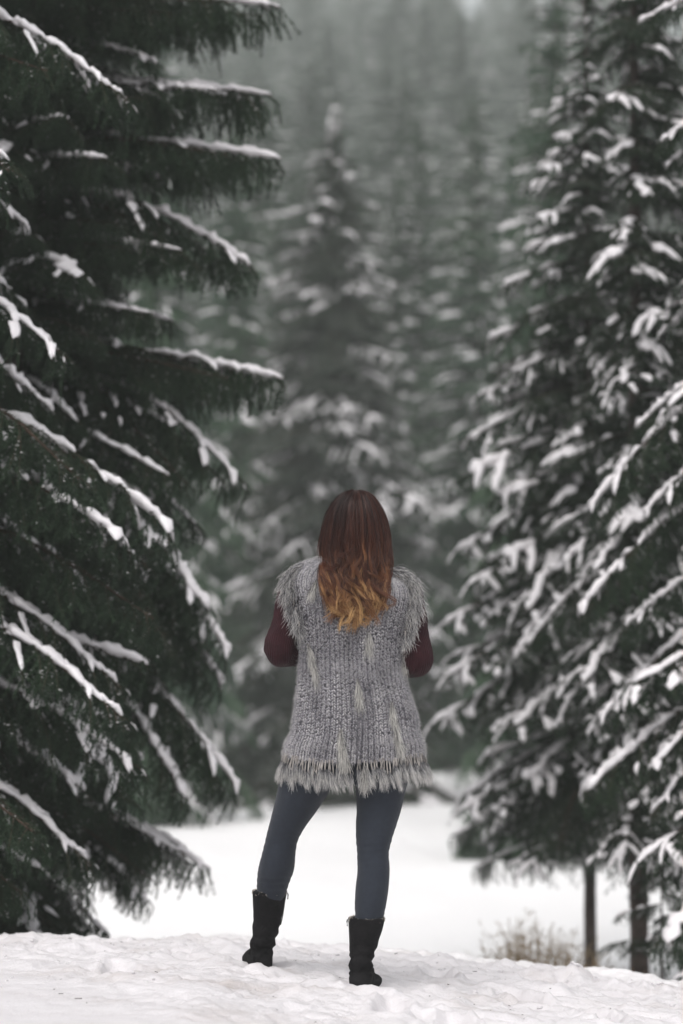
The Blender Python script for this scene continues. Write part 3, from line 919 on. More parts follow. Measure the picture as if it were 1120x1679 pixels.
def build_body():
    acc = Acc()
    V, fs = ring_loft(torso_rings(-0.012), 36); acc.add(V, fs)
    for tab in (LEG_L, LEG_R):
        V, fs = limb([(a, b, c, w - (4 if b > 1530 else 0), e) for a, b, c, w, e in tab], 44, 28, -0.006); acc.add(V, fs)
    for sh, el, wr, side in ((SH_L, EL_L, WR_L, 1), (SH_R, EL_R, WR_R, -1)):
        inn = np.array((0.05 * side, 0, 0.0))
        V, fs = sweep([sh + inn, sh, sh * .5 + el * .5, el * .97 + sh * .03, el + (wr - el) * .12, el * .5 + wr * .5, wr], [.045, .045, .040, .036, .036, .034, .024], 20, 30, up=(1, 0.2, 0)); acc.add(V, fs)
        hand(acc, wr, (wr - el) * np.array((0.7, 1, 1)) + np.array((0, 0.02, 0.03)), (0.55 * side, -0.5, -0.35), side)
    # head: neck up, face looking away along +y
    hc = PX(584, 918)
    hx, hz = hc[0], hc[2]
    tab = [(-.045, .050, .045, .055), (-.01, .050, .062, .055), (0.012, .044, .088, .052), (.03, .053, .096, .06), (.06, .063, .098, .078), (.09, .070, .098, .092), (.12, .0745, .096, .100), (.15, .0755, .094, .102),
           (.175, .071, .086, .096), (.195, .059, .068, .080), (.21, .042, .048, .056), (.219, .018, .02, .026)]
    t = smooth_table(tab, 30)
    rings = []
    for z, w, f, b in t:
        rings.append(((hx, WY + 0.012 + (f - b) / 2, hz + z), (w, 0, 0), (0, (f + b) / 2, 0)))
    V, fs = ring_loft(rings, 32); acc.add(V, fs)
    fy = WY + 0.012
    V, fs = sweep([(hx, fy + .090, hz + .112), (hx, fy + .101, hz + .092), (hx, fy + .113, hz + .072), (hx, fy + .100, hz + .062)], [.008, .0095, .013, .010], 12, 9, up=(1, 0, 0)); acc.add(V, fs)
    V, fs = sweep([(hx - .024, fy + .088, hz + .036), (hx - .008, fy + .098, hz + .040), (hx + .008, fy + .098, hz + .040), (hx + .024, fy + .088, hz + .036)], [.005, .008, .008, .005], 10, 9); acc.add(V, fs)
    V, fs = sweep([(hx - .018, fy + .087, hz + .026), (hx, fy + .098, hz + .026), (hx + .018, fy + .087, hz + .026)], [.005, .009, .005], 10, 9); acc.add(V, fs)
    for sd in (-1, 1):
        sphere(acc, (hx + sd * .077, fy - .005, hz + .085), (.008, .018, .030), 12)
        V, fs = sweep([(hx + sd * .012, fy + .090, hz + .124), (hx + sd * .032, fy + .089, hz + .128), (hx + sd * .052, fy + .072, hz + .120)], [.006, .007, .005], 8, 7); acc.add(V, fs)
    o = fuse('person', acc, 0.0055, 4, M['skin'])
    o.location = WO
    tag(o, 'woman seen from behind with long ombre hair, grey fur vest, burgundy sleeves, blue leggings and black boots', 'person')
    o['label'] = 'woman seen from behind in grey fur vest, burgundy sleeves, grey leggings and black boots'
    for sd in (-1, 1):
        a = Acc(); sphere(a, (hx + sd * .031, fy + .083, hz + .105), .0125, 12)
        me = a.mesh('eye', M['eye']); me.transform(Matrix.Translation(Vector(-WO))); link('eye', me, o)
    return o


WOMAN = build_body()


def wpart(name, acc, mats, parent=WOMAN, smooth=True):
    me = acc.mesh(name, mats, smooth)
    me.transform(Matrix.Translation(Vector(-WO)))
    return link(name, me, parent)


def build_leggings():
    acc = Acc()
    V, fs = ring_loft(torso_rings(0.0, 0, 5, 20), 36); acc.add(V, fs)
    for tab in (LEG_L, LEG_R):
        V, fs = limb(tab[:-2], 44, 32, 0.0); acc.add(V, fs)
    def wr(co):
        k = np.sin(co[:, 2] * 260 + 5 * fbm(co[:, 0] * 14, co[:, 2] * 9, 5, 2)) * 0.0007
        knee = np.exp(-((co[:, 2] - 0.47) / 0.05) ** 2)
        boot = np.exp(-((co[:, 2] - np.where(co[:, 0] < 0, 0.335, 0.24)) / 0.035) ** 2)
        return 0.9 * k * knee + 1.2 * k * boot + 0.0014 * fbm(co[:, 0] * 22, co[:, 2] * 26 + co[:, 1] * 20, 8, 3)
    fuse('leggings', acc, 0.006, 5, M['legging'], WOMAN, wr)


build_leggings()


def build_boot(rings_px, y, ytop, toe, sole_py, zip_side):
    """rings_px rows: left, right, py (top to ankle); toe: foot direction; the fleece lining shows at the top."""
    acc = Acc()
    nr = len(rings_px) - 1
    t = smooth_table([(l, r, p, ytop + (y - ytop) * min(1, i / (nr - 1))) for i, (l, r, p) in enumerate(rings_px)], 26)
    y_sole = y
    rings = []
    for l, r, p, y in t:
        w = (r - l) / 2 / F * y
        rings.append((P((l + r) / 2, p, y), (w, 0, 0), (0, w * 1.08, 0)))
    V, fs = ring_loft(rings[::-1], 28); acc.add(V, fs)
    y = y_sole
    heel = P((rings_px[-1][0] + rings_px[-1][1]) / 2, sole_py, y)
    toe = norm(np.array((*toe, 0.0))); sd = np.array((toe[1], -toe[0], 0))
    foot = []
    for s, w, h in ((-.050, .026, .045), (-.035, .035, .075), (0, .038, .10), (.05, .039, .092), (.09, .042, .068), (.13, .044, .052), (.165, .041, .044), (.19, .030, .036), (.20, .012, .02)):
        foot.append((heel + toe * s + np.array((0, 0, h / 2)), sd * w, np.array((0, 0, h / 2))))
    V, fs = ring_loft(foot, 24, power=2.5); acc.add(V, fs)
    top = rings_px[0][2]
    zt = P(500, top, y)[2]
    def wr(co):
        az = np.arctan2(co[:, 1] - y, co[:, 0] - heel[0])
        hgt = co[:, 2] - heel[2]
        crease = np.sin((hgt * 150 + 1.6 * np.sin(az * 1.0 + 1) + 5 * fbm(az, hgt * 18, 3, 2))) * np.exp(-((hgt - 0.10) / 0.055) ** 2)
        return 0.0042 * crease + 0.0025 * fbm(az * 2, hgt * 22, 9, 3)
    o = fuse('boot', acc, 0.0055, 3, M['boot'], WOMAN, wr)
    # sole under the foot
    so = Acc()
    sr = []
    for dz in (0.004, -0.014):
        loop = []
        for k in range(36):
            a = 2 * PI * k / 36
            s = 0.075 + 0.132 * math.cos(a); w = (0.040 + 0.006 * math.cos(a - .3)) * math.sin(a)
            loop.append(heel + toe * s + sd * w * 1.05 + np.array((0, 0, dz)))
        sr.append(np.array(loop))
    V = np.concatenate(sr); i0 = np.arange(36); n0 = np.roll(i0, -1)
    so.add(V, [np.stack([i0, n0, n0 + 36, i0 + 36], -1)[:, ::-1], i0[None], (i0[::-1] + 36)[None]])
    wpart('sole', so, M['sole'], o, smooth=False)
    # lining: short fleece fibres round the opening
    rng = np.random.default_rng(int(top))
    l, r, p = rings_px[0]
    c = P((l + r) / 2, p, ytop); w = (r - l) / 2 / F * ytop
    n = 900
    a = rng.uniform(0, 2 * PI, n)
    a = np.where((np.sin(a) < -0.25) & (rng.random(n) < 0.85), -a, a)
    rad = w * rng.uniform(0.86, 1.0, n)
    root = c + np.stack([rad * np.cos(a), rad * 1.05 * np.sin(a), rng.uniform(-.014, -.001, n)], -1)
    d = norm(np.stack([0.3 * np.cos(a), 0.3 * np.sin(a), np.ones(n)], -1) + rng.normal(0, 0.45, (n, 3))) * rng.uniform(.002, .0065, (n, 1))
    s = np.linspace(0, 1, 3)
    V, fs = tubes(root[:, None] + d[:, None] * s[None, :, None], np.array((.0012, .001, .0003))[None].repeat(n, 0), 3)
    li = Acc(); li.add(V, fs, 0, along=np.tile(np.repeat(s, 3), n), tone=np.repeat(rng.random(n), 9))
    wpart('fleece_lining', li, M['lining'], o)
    # zip with its pull on the side
    zp = Acc()
    e = []
    for l, r, p, yy in t[:11]:
        xx = P(r if zip_side > 0 else l, p, yy); e.append(xx + np.array((0.0015 * zip_side, -0.006, 0)))
    V, fs = sweep(e, [.0022] * len(e), 6); zp.add(V, fs)
    q = e[1]
    V, fs = sweep([q + (0.004 * zip_side, -.002, 0), q + (0.006 * zip_side, -.003, -.008), q + (0.005 * zip_side, -.003, -.022)], [.0018, .0025, .0022], 6); zp.add(V, fs)
    wpart('zip', zp, M['metal'], o)


build_boot([(414, 469.5, 1460), (414.3, 466, 1480), (415, 462, 1505), (413, 455, 1532), (411.5, 450.5, 1547), (411, 448, 1560), (409.5, 447, 1572)], WY + .20, WY + .13, (-0.20, 0.97), 1592, 1)
build_boot([(572.5, 631, 1504), (573.5, 627, 1522), (574.5, 618.5, 1552), (574, 613, 1568), (573.5, 610.5, 1582), (573.5, 610.5, 1595), (573.5, 610.5, 1606)], WY - .1, WY - .085, (0.22, 0.97), 1630, -1)


def build_sweater():
    acc = Acc()
    V, fs = ring_loft(torso_rings(0.002, 3, 13, 30), 48); acc.add(V, fs)
    sw = fuse('sweater', acc, 0.008, 3, M['sweater'], WOMAN)
    for sh, el, wr, side in ((SH_L, EL_L, WR_L, 1), (SH_R, EL_R, WR_R, -1)):
        a = Acc()
        inn = np.array((0.03 * side, 0, -0.006))
        path = [sh + inn, sh, sh * .66 + el * .34, sh * .33 + el * .67, el * .96 + sh * .04 + np.array((-.003 * side, -0.004, 0)), el + (wr - el) * .14 + np.array((-.004 * side, 0, -.004)), el + (wr - el) * .35, el * .35 + wr * .65, wr]
        V, fs = sweep(path, [.046, .049, .0505, .0505, .0535, .052, .046, .040, .031], 240, 90, up=(1, 0.2, 0), cap=False, rib=0.016, nrib=40)
        k = fbm(V[:, 0] * 22, V[:, 2] * 22 + V[:, 1] * 15, 15, 3) * 0.006
        dirn = norm(V - V.reshape(90, 240, 3).mean(1).repeat(240, 0))
        el_d = np.linalg.norm(V - el, axis=1)
        fold = np.sin((V[:, 2] - el[2]) * 170 + (V[:, 0] - el[0]) * 90 * side) * 0.0022 * np.exp(-(el_d / 0.07) ** 2)
        V = V + dirn * (k + fold)[:, None]
        a.add(V, fs)
        wpart('sleeve', a, M['sweater'], sw)
    return sw


build_sweater()

VEST = [  # left, right, py, half depth
    (467, 693, 1243, .140), (471, 692, 1222, .141), (475.5, 690, 1203, .140), (480, 686, 1172, .134), (484.5, 677, 1140, .127), (487.5, 668.5, 1108, .121), (487.5, 666, 1085, .120), (485, 668, 1050, .124), (480, 674, 1010, .128),
    (475, 680, 980, .126), (474, 682, 962, .120), (482, 674, 948, .108), (500, 656, 938, .092), (524, 634, 930, .078), (545, 620, 924, .070)]
VEST = [(l + 4.5 * (995 < q < 1215), r - 4.5 * (995 < q < 1215), q, d) for l, r, q, d in VEST]
VT = smooth_table(VEST, 160)
VZ = np.array([P(575, p, WY)[2] for p in VT[:, 2]])


def vest_pt(u, v, off=0.0):
    """Point of the vest: u angle (-pi/2 is the middle of the back), v 0 hem .. 1 neck."""
    u = np.asarray(u, float); v = np.asarray(v, float)
    f = np.clip(v, 0, 1) * (len(VT) - 1)
    g = lambda col: np.interp(f, np.arange(len(VT)), col)
    l, r, py, dp = g(VT[:, 0]), g(VT[:, 1]), g(VT[:, 2]), g(VT[:, 3])
    z = np.interp(f, np.arange(len(VT)), VZ)
    a = (r - l) / 2 / F * WY + off; b = dp + off
    c, s = np.cos(u), np.sin(u)
    p = 2 / 2.35
    x = ((l + r) / 2 - 560) / F * WY + np.sign(c) * np.abs(c) ** p * a
    tilt = -0.030 * sstep(1225, 1000, py)
    zz = z + tilt * c + 0.010 * np.sin(2.2 * u + 1.0) * sstep(0.25, 0, v)
    # soft folds: gathers above the waist and one crease running in from the right side
    px = 560 + x * F / WY
    back = np.clip(-s, 0, 1)
    crease = np.exp(-((py + 18 * c - (1124 - (px - 610) * 0.62)) / 6.5) ** 2) * sstep(598, 640, px)
    crease2 = 0.7 * np.exp(-((py + 18 * c - (1150 - (px - 600) * 0.25)) / 6.0) ** 2) * sstep(590, 640, px) * sstep(668, 640, px)
    fold = 0.011 * np.sin(px * 0.098 + 0.8 + 0.004 * py) * sstep(0.05, 0.3, v) * sstep(0.95, 0.7, v) + 0.007 * np.sin(px * 0.05 + py * 0.021) * sstep(0.0, 0.25, v) + 0.004 * np.sin(py * 0.16 + px * 0.05) * np.exp(-((py - 1110) / 30) ** 2)
    gap = np.exp(-((px - 587 - 0.03 * (py - 1180)) / 3.2) ** 2) * sstep(1125, 1150, py) * 0.010
    dd = fold - 0.016 * crease - 0.010 * crease2 - gap
    y = WY + np.sign(s) * np.abs(s) ** p * b + s * dd * back
    return np.stack([x, y, zz], -1)


def vest_frame(u, v):
    e = 1e-3
    p = vest_pt(u, v)
    tu = norm(vest_pt(u + e, v) - vest_pt(u - e, v)); tv = norm(vest_pt(u, np.minimum(v + e, 1)) - vest_pt(u, np.maximum(v - e, 0)))
    return p, tu, tv, norm(np.cross(tu, tv))


def fibres(acc, root, d, ln, rad, rng, grav=0.35, K=4, sides=3, lo=0.0, hi=1.0, curl=0.25):
    n = len(root)
    s = np.linspace(0, 1, K)
    side = norm(np.cross(d, rng.normal(size=(n, 3))))
    pts = root[:, None] + d[:, None] * (ln[:, None] * s)[..., None] + np.array((0, 0, -1.0)) * (grav * ln[:, None] * s ** 2)[..., None] + side[:, None] * (curl * ln[:, None] * s ** 2 * rng.normal(0, 1, (n, 1)))[..., None]
    V, fs = tubes(pts, rad[:, None] * (1 - 0.85 * s ** 1.5), sides)
    acc.add(V, fs, 0, along=np.tile(np.repeat(lo + (hi - lo) * s, sides), n), tone=np.repeat(rng.random(n), K * sides))


def build_vest():
    rng = np.random.default_rng(77)
    nu, nv = 140, 110
    U, Vv = np.meshgrid(np.arange(nu) * 2 * PI / nu, np.linspace(0, 1, nv))
    V = vest_pt(U.ravel(), Vv.ravel(), -0.004)
    i = np.arange(nu * nv).reshape(nv, nu); nx = np.roll(i, -1, 1)
    acc = Acc(); acc.add(V, [np.stack([i[:-1], nx[:-1], nx[1:], i[1:]], -1).reshape(-1, 4)])
    vest = wpart('fur_vest', acc, M['vest_base'])

    # knitted fur: columns of small V shaped tufts, every leg of a V a tapered body with a little fuzz
    st = Acc()
    ncol = 62
    h = 0.0070
    zlen = VZ[-1] - VZ[0]
    nrow = int(zlen / h * 1.10)
    cu, rv, sg = np.meshgrid(np.arange(ncol), np.arange(nrow), (-1, 1), indexing='ij')
    cu, rv, sg = cu.ravel(), rv.ravel(), sg.ravel()
    # columns evenly spread by arc length at the waist
    uu = np.linspace(0, 2 * PI, 721); pp = vest_pt(uu, np.full(721, 0.45)); al = np.concatenate([[0], np.cumsum(np.linalg.norm(np.diff(pp, axis=0), axis=1))])
    colu = np.interp((np.arange(ncol) + 0.5) / ncol * al[-1], al, uu)
    du = np.gradient(colu)
    wob = 0.16 * np.sin(rv * 0.13 + cu * 1.7) + 0.12 * rng.normal(size=len(cu))
    u = colu[cu] + du[cu] * (0.24 * sg + 0.5 * wob * 0.5)
    v = (rv + 0.5 + rng.normal(0, 0.16, len(cu)) + 0.35 * np.sin(cu * 2.1)) / nrow
    ok = (v > 0.006) & (v < 0.985)
    px_ = 560 + (vest_pt(u, v)[:, 0]) * F / WY
    py_ = np.interp(np.clip(v, 0, 1) * (len(VT) - 1), np.arange(len(VT)), VT[:, 2])
    gapm = (np.abs(px_ - 587 - 0.03 * (py_ - 1180)) < 2.6) & (py_ > 1140) & (np.sin(u) < 0)
    ok &= ~(gapm & (rng.random(len(u)) < 0.85)) & (rng.random(len(u)) > 0.05)
    u, v, sg, cu, rv = u[ok], v[ok], sg[ok], cu[ok], rv[ok]
    p, tu, tv, nn = vest_frame(u, v)
    n = len(p)
    d = norm(tu * sg[:, None] * 0.72 + tv * (0.85 + rng.normal(0, 0.22, n))[:, None] + nn * rng.normal(0.10, 0.16, (n, 1)))
    half = 0.0058 * rng.uniform(0.8, 1.25, n)
    s = np.array((-1, -0.55, 0.1, 0.65, 1.0))
    env = np.array((0.25, 0.85, 1.0, 0.75, 0.15))
    pts = p[:, None] + d[:, None] * (half[:, None] * s)[..., None] + nn[:, None] * (0.0016 + 0.0022 * (1 - s ** 2))[None, :, None]
    rad = 0.0027 * rng.uniform(0.75, 1.25, n)[:, None] * env
    Vt, fs = tubes(pts, rad, 5)
    colt = rng.random(ncol)[cu] * 0.34 + 0.75 * (vnoise(px_[ok] * 0.05, py_[ok] * 0.03, 5) + 0.5)
    tone = np.clip(colt + rng.random(n) * 0.36 - 0.05, 0, 1)
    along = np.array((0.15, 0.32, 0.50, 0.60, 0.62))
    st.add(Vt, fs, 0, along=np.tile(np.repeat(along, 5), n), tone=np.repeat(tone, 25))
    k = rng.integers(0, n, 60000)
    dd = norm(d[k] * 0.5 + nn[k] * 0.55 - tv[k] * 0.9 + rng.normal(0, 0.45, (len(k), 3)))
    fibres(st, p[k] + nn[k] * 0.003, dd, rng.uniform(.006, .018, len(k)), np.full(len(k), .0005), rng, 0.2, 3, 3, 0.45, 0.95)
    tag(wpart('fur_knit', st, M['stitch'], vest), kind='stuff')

    # fringe along the hem: hide strips, each with a fur tip
    nf = 128
    fu = np.linspace(0, 2 * PI, nf, endpoint=False) + rng.normal(0, 0.03, nf)
    pf, tuf, tvf, nf_ = vest_frame(fu, np.full(nf, 0.012))
    for j in range(nf):
        a = Acc()
        ln = rng.uniform(0.028, 0.052)
        out = norm(nf_[j] * rng.uniform(0.08, 0.26) - np.array((0, 0, 1.0)) + tuf[j] * rng.normal(0, 0.16))
        q = pf[j] + nf_[j] * 0.004
        for w in (-1, 1) if rng.random() < 0.45 else (0,):
            pth = [q + tuf[j] * w * .005 + out * ln * f + nf_[j] * 0.004 * math.sin(f * 3 + j) for f in (-.15, .25, .6, 1.0)]
            Vv, fs = sweep(pth, [.0028, .0024, .0026, .0022], 6, 8, flat=0.5, up=tuple(nf_[j])); a.add(Vv, fs, 1)
        e = q + out * ln
        m = int(rng.uniform(70, 130))
        root = e + rng.normal(0, 0.0028, (m, 3)) - out * rng.uniform(0, 0.008, (m, 1))
        swirl = tuf[j] * rng.normal(0.22, 0.18)
        fl = rng.random((m, 1))
        dd = norm(out + swirl + rng.normal(0, 0.26, (m, 3)) * (1.15 - fl) + nf_[j] * 0.10)
        fibres(a, root, dd, (0.014 + 0.042 * fl[:, 0]) * rng.uniform(0.75, 1.1), np.full(m, 0.00085), rng, 0.25, 5, 3, 0.05, 1.0, 0.10)
        wpart('fringe_tassel', a, [M['fur'], M['hide']], vest)

    # fur ruffs round the armholes
    for side in (-1, 1):
        for j in range(15):
            fr = j / 14
            a = Acc()
            if side < 0: cx, cy = np.interp(fr, [0, .3, .65, 1], [510, 473, 473, 491]), np.interp(fr, [0, .3, .65, 1], [929, 938, 975, 1030])
            else: cx, cy = np.interp(fr, [0, .3, .65, 1], [644, 681, 681, 666]), np.interp(fr, [0, .3, .65, 1], [936, 953, 988, 1045])
            cx += rng.normal(0, 3); cy += rng.normal(0, 2)
            q = P(cx, cy, WY - 0.045 - 0.06 * fr)
            out = norm(np.array((side * (0.85 - 0.75 * fr), -0.25, 0.15 - 1.15 * fr - 0.25)))
            Vv, fs = sweep([q - out * .02 + (0, -.006, .004), q + (0, -.004, .003), q + out * .022], [.003, .003, .0024], 6, 8, flat=.6); a.add(Vv, fs, 1)
            m = int(rng.uniform(70, 140))
            root = q + rng.normal(0, 0.008, (m, 3)) + out * rng.uniform(-0.02, 0.02, (m, 1))
            tw = rng.normal(0, 0.35, 3)
            dd = norm(out + tw + np.array((0, 0, -0.15)) + rng.normal(0, 0.36, (m, 3)))
            fibres(a, root, dd, rng.uniform(0.012, 0.036, m) * (1.45 - 0.5 * fr), np.full(m, 0.0009), rng, 0.35, 5, 3, 0.1, 1.0, 0.3)
            wpart('armhole_tuft', a, [M['fur'], M['hide']], vest)

    # longer tails of fur hanging on the back
    for cx, cy, ln, wd, sx in ((484, 1000, .16, .012, .25), (505, 1055, .19, .014, .22), (672, 1000, .17, .014, -.12), (668, 1045, .13, .016, -0.1), (605, 1030, .085, .012, 0.0), (586, 1112, .105, .011, .10),
                               (559, 1195, .135, .012, .05), (642, 1150, .16, .012, .12), (562, 1215, .10, .010, .08), (648, 1190, .10, .010, .2), (520, 950, .05, .012, -.3), (598, 1255, .07, .018, 0)):
        f = np.argmin(np.abs(VT[:, 2] - cy)); l, r, dp = VT[f, 0], VT[f, 1], VT[f, 3]
        c = np.clip((cx - (l + r) / 2) / ((r - l) / 2), -0.98, .98)
        s_ = -(1 - abs(c) ** 2.35) ** (1 / 2.35)
        q = P(cx, cy, WY + s_ * dp - 0.008)
        m = int(900 * ln / .15)
        tpos = rng.random(m) ** 1.2
        prof = wd * (0.25 + 0.6 * tpos)
        root = q + np.stack([prof * rng.normal(0, .5, m) + sx * ln * tpos * .8, rng.normal(-.004, .004, m), -ln * tpos * 0.68], -1)
        dd = norm(np.array((sx, -0.06, -1.0)) + rng.normal(0, 0.15, (m, 3)))
        a = Acc()
        fibres(a, root, dd, rng.uniform(.025, .060, m), np.full(m, .0009), rng, 0.1, 5, 3, 0.15, 1.0, 0.08)
        wpart('fur_tail', a, M['tail'], vest)


build_vest()


def build_hair():
    rng = np.random.default_rng(5)
    tab = np.array([  # py, left, right, depth behind the head's middle
        (806, 578, 590, .035), (811, 564, 604, .065), (820, 553, 613, .085), (835, 543, 622, .105), (855, 536, 629, .117), (880, 531, 634, .124), (905, 528, 637, .125), (930, 525.5, 639, .130), (955, 526, 638, .140),
        (980, 529, 634, .146), (1000, 534, 629, .150), (1022, 543, 621, .152), (1046, 553, 611, .150)])
    tab = smooth_table(tab, 90)
    ctr, hw = (tab[:, 1] + tab[:, 2]) / 2, (tab[:, 2] - tab[:, 1]) / 2 * (1 - 0.06 * sstep(880, 930, tab[:, 0]))
    tab[:, 1], tab[:, 2] = ctr - hw, ctr + hw
    mid = np.stack([tab[:, 0], (tab[:, 1] + tab[:, 2]) / 2, (tab[:, 2] - tab[:, 1]) / 2, tab[:, 3]], -1)
    def surf(phi, py, k=1.0, off=0.0):
        cx = np.interp(py, mid[:, 0], mid[:, 1]); hw = np.interp(py, mid[:, 0], mid[:, 2]) * k; dp = np.interp(py, mid[:, 0], mid[:, 3]) * k
        x = (cx + hw * np.sin(phi) - 560) / F * WY
        y = WY + 0.0 - (dp + off) * np.cos(phi)
        # over the shoulders the hair lies on the back of the vest, not inside it
        cs = np.clip((x * F / WY + 560 - 578) / 100, -1, 1)
        f = np.interp(py - 14 * cs, VT[::-1, 2], np.arange(len(VT))[::-1])
        l, r, dpv = (np.interp(f, np.arange(len(VT)), VT[:, q]) for q in (0, 1, 3))
        c = np.clip(np.abs((x * F / WY + 560 - (l + r) / 2) / ((r - l) / 2)), 0, 0.97)
        yb = WY - dpv * (1 - c ** 2.35) ** (1 / 2.35) - 0.015 * k
        y = np.where(py > 885, y + sstep(888, 928, py) * np.minimum(yb - y, 0), y)
        zz = np.array([P(575, q, WY)[2] for q in np.atleast_1d(py).ravel()]).reshape(np.shape(py))
        return np.stack([x, y, zz], -1)
    # the mass under the locks, darkened to paint the shade between them
    acc = Acc()
    pys = 806.2 + 206 * np.linspace(0, 1, 64) ** 1.7; ph = np.linspace(-2.0, 2.0, 40)
    PY, PH = np.meshgrid(pys, ph, indexing='ij')
    low = sstep(900, 960, PY)
    V = surf((PH * (1 - 0.14 * low)).ravel(), PY.ravel(), (0.93 - 0.04 * sstep(830, 900, PY)).ravel())
    V = V + 0.004 * np.stack([fbm(PH.ravel() * 9, PY.ravel() * 0.01, 3), fbm(PH.ravel() * 9, PY.ravel() * .01, 4), 0 * PH.ravel()], -1)
    i = np.arange(64 * 40).reshape(64, 40)
    acc.add(V, [np.stack([i[:-1, :-1], i[1:, :-1], i[1:, 1:], i[:-1, 1:]], -1).reshape(-1, 4)], 0, along=np.clip(0.02 + 0.60 * (PY.ravel() - 806) / 232, 0, 1), tone=0.35)
    K = 36
    NL = 230
    for li in range(NL):
        phi0 = np.clip(rng.uniform(-2.05, 2.05), -2.05, 2.05)
        edge = abs(phi0) > 1.15
        layer = rng.uniform(0.93, 1.07)
        end = np.clip(1043 - 24 * min(1.2, abs(phi0)) ** 2.4 - abs(rng.normal(0, 24)), 935, 1047)
        if rng.random() < 0.12: end = rng.uniform(925, 985)
        t = np.linspace(0, 1, K) ** 1.5
        py0 = 805.5 + 3 * rng.random()
        py = py0 + (end - py0) * t
        spread = sstep(806, 838, py)
        phi = phi0 * (0.9 + 0.1 * spread) * (1 - 0.10 * sstep(900, 960, py))
        pts = surf(phi, py, layer)
        wl = sstep(865, 975, py)
        amp = rng.uniform(0.005, 0.019) * wl * (0.55 if abs(phi0) > 0.9 else 1.0)
        fr = rng.uniform(2.2, 4.2); phs = rng.uniform(0, 6.28)
        s = (py - 806) / 230 * 2 * PI
        pts[:, 0] += amp * np.sin(fr * s + phs); pts[:, 1] += -0.7 * np.abs(amp) * (0.6 + np.cos(fr * s + phs)) - 0.006 * wl * rng.random()
        # curl at the end
        c0 = rng.uniform(0.62, 0.84); cr = rng.uniform(0.014, 0.044) * (0.4 if abs(phi0) > 0.75 else 1.0); sgn = rng.choice((-1, 1)) if abs(phi0) < 0.75 else -math.copysign(1, phi0); tw = rng.uniform(0.5, 1.5) * PI
        q = np.clip((t - c0) / (1 - c0), 0, 1)
        pts[:, 0] += sgn * cr * (1 - np.cos(q * tw)) * 0.8; pts[:, 1] -= 0.012 * np.sin(q * PI * .8); pts[:, 2] += cr * (q * tw * 0.35 - 0.3 * np.sin(q * tw)) * 0.8
        ns = rng.integers(9, 17)
        wid = rng.uniform(0.0016, 0.0046)
        o = rng.normal(0, 1, (ns, 2)) * wid
        T = norm(np.gradient(pts, axis=0)); A = norm(np.cross(T, (0, 1.0, 0.001))); B = np.cross(T, A)
        gather = 0.55 + 0.45 * np.sin(PI * np.clip(t * 1.15, 0, 1)) + 0.25 * wl
        strands = pts[None] + (o[:, 0, None] * gather)[..., None] * A[None] + 0.7 * (o[:, 1, None] * gather)[..., None] * B[None]
        strands += (rng.normal(0, 0.0012, (ns, 1, 3)) * (t ** 2)[None, :, None] * 3) + 0.0016 * np.sin(t[None, :, None] * rng.uniform(6, 15, (ns, 1, 1)) + rng.uniform(0, 6, (ns, 1, 3)))
        rad = np.full((ns, K), 0.00105) * (1 - 0.7 * t ** 4)
        V, fs = tubes(strands, rad, 3)
        al = 0.11 + 0.85 * np.clip((py - 806) / 232, 0, 1) ** 1.25 + rng.normal(0, 0.05)
        acc.add(V, fs, 0, along=np.tile(np.repeat(np.clip(al, 0, 1), 3), ns), tone=np.repeat(np.clip(rng.random() * .85 + rng.random(ns) * .3 - .07, 0, 1), K * 3))
    # a few flyaway single hairs
    n = 300
    phi0 = rng.uniform(-1.9, 1.9, n)
    t = np.linspace(0, 1, K) ** 1.5
    py = 808 + rng.uniform(90, 215, n)[:, None] * t
    pts = surf(phi0[:, None] * (1 - 0.1 * sstep(900, 960, py)), py, 1.03)
    pts[..., 0] += (rng.normal(0, 0.010, (n, 1)) * t ** 2) + 0.004 * np.sin(t * rng.uniform(4, 10, (n, 1)) + rng.uniform(0, 6, (n, 1))) * t
    V, fs = tubes(pts, np.full((n, K), 0.0005), 3)
    acc.add(V, fs, 0, along=np.repeat(np.clip((py.ravel() - 806) / 232, 0, 1), 3), tone=np.repeat(rng.random(n), K * 3))
    wpart('hair', acc, M['hair'])


build_hair()
#PEOPLE_END

# ------------------------------------------------------------------ low growth by the right trunks
def dry_bush():
    rng = np.random.default_rng(8)
    acc = Acc()
    d0 = 13.4
    c = P(880, 1560, d0)
    gz = float(ground_base(c[0], d0))
    n = 340
    bx = rng.normal(0, 0.30, n); by = rng.normal(0, 0.22, n)
    hgt = (0.30 * np.exp(-(bx / 0.26) ** 2) + 0.17) * rng.uniform(0.75, 1.18, n)
    s = np.linspace(0, 1, 6)
    lean = rng.normal(0, 0.22, (n, 2)) + np.stack([bx, by], -1) * 0.4
    pts = np.zeros((n, 6, 3))
    pts[..., 0] = bx[:, None] + lean[:, :1] * s * hgt[:, None]
    pts[..., 1] = by[:, None] + lean[:, 1:] * s * hgt[:, None]
    pts[..., 2] = -0.03 + hgt[:, None] * s * (1 - 0.12 * s)
    V, fs = tubes(pts, np.linspace(0.0032, 0.001, 6)[None].repeat(n, 0), 3)
    acc.add(V, fs)
    i = rng.integers(0, n, 2600); k = rng.integers(2, 6, 2600)
    b = pts[i, k]
    dr = norm(rng.normal(size=(2600, 3)) + np.array((0, 0, 0.3))) * rng.uniform(0.02, 0.06, (2600, 1))
    w = norm(rng.normal(size=(2600, 3))) * 0.004
    ar = np.arange(2600)
    acc.add(np.concatenate([b - w, b + w, b + dr]), [np.stack([ar, ar + 2600, ar + 5200], -1)])
    o = link('dry_bush', acc.mesh('dry_bush', M['dry_stem'], smooth=False), None, (c[0], d0, gz))
    tag(o, 'olive brown dry leafless bush poking over the snow crest beside the thinner trunk', 'bush')


dry_bush()


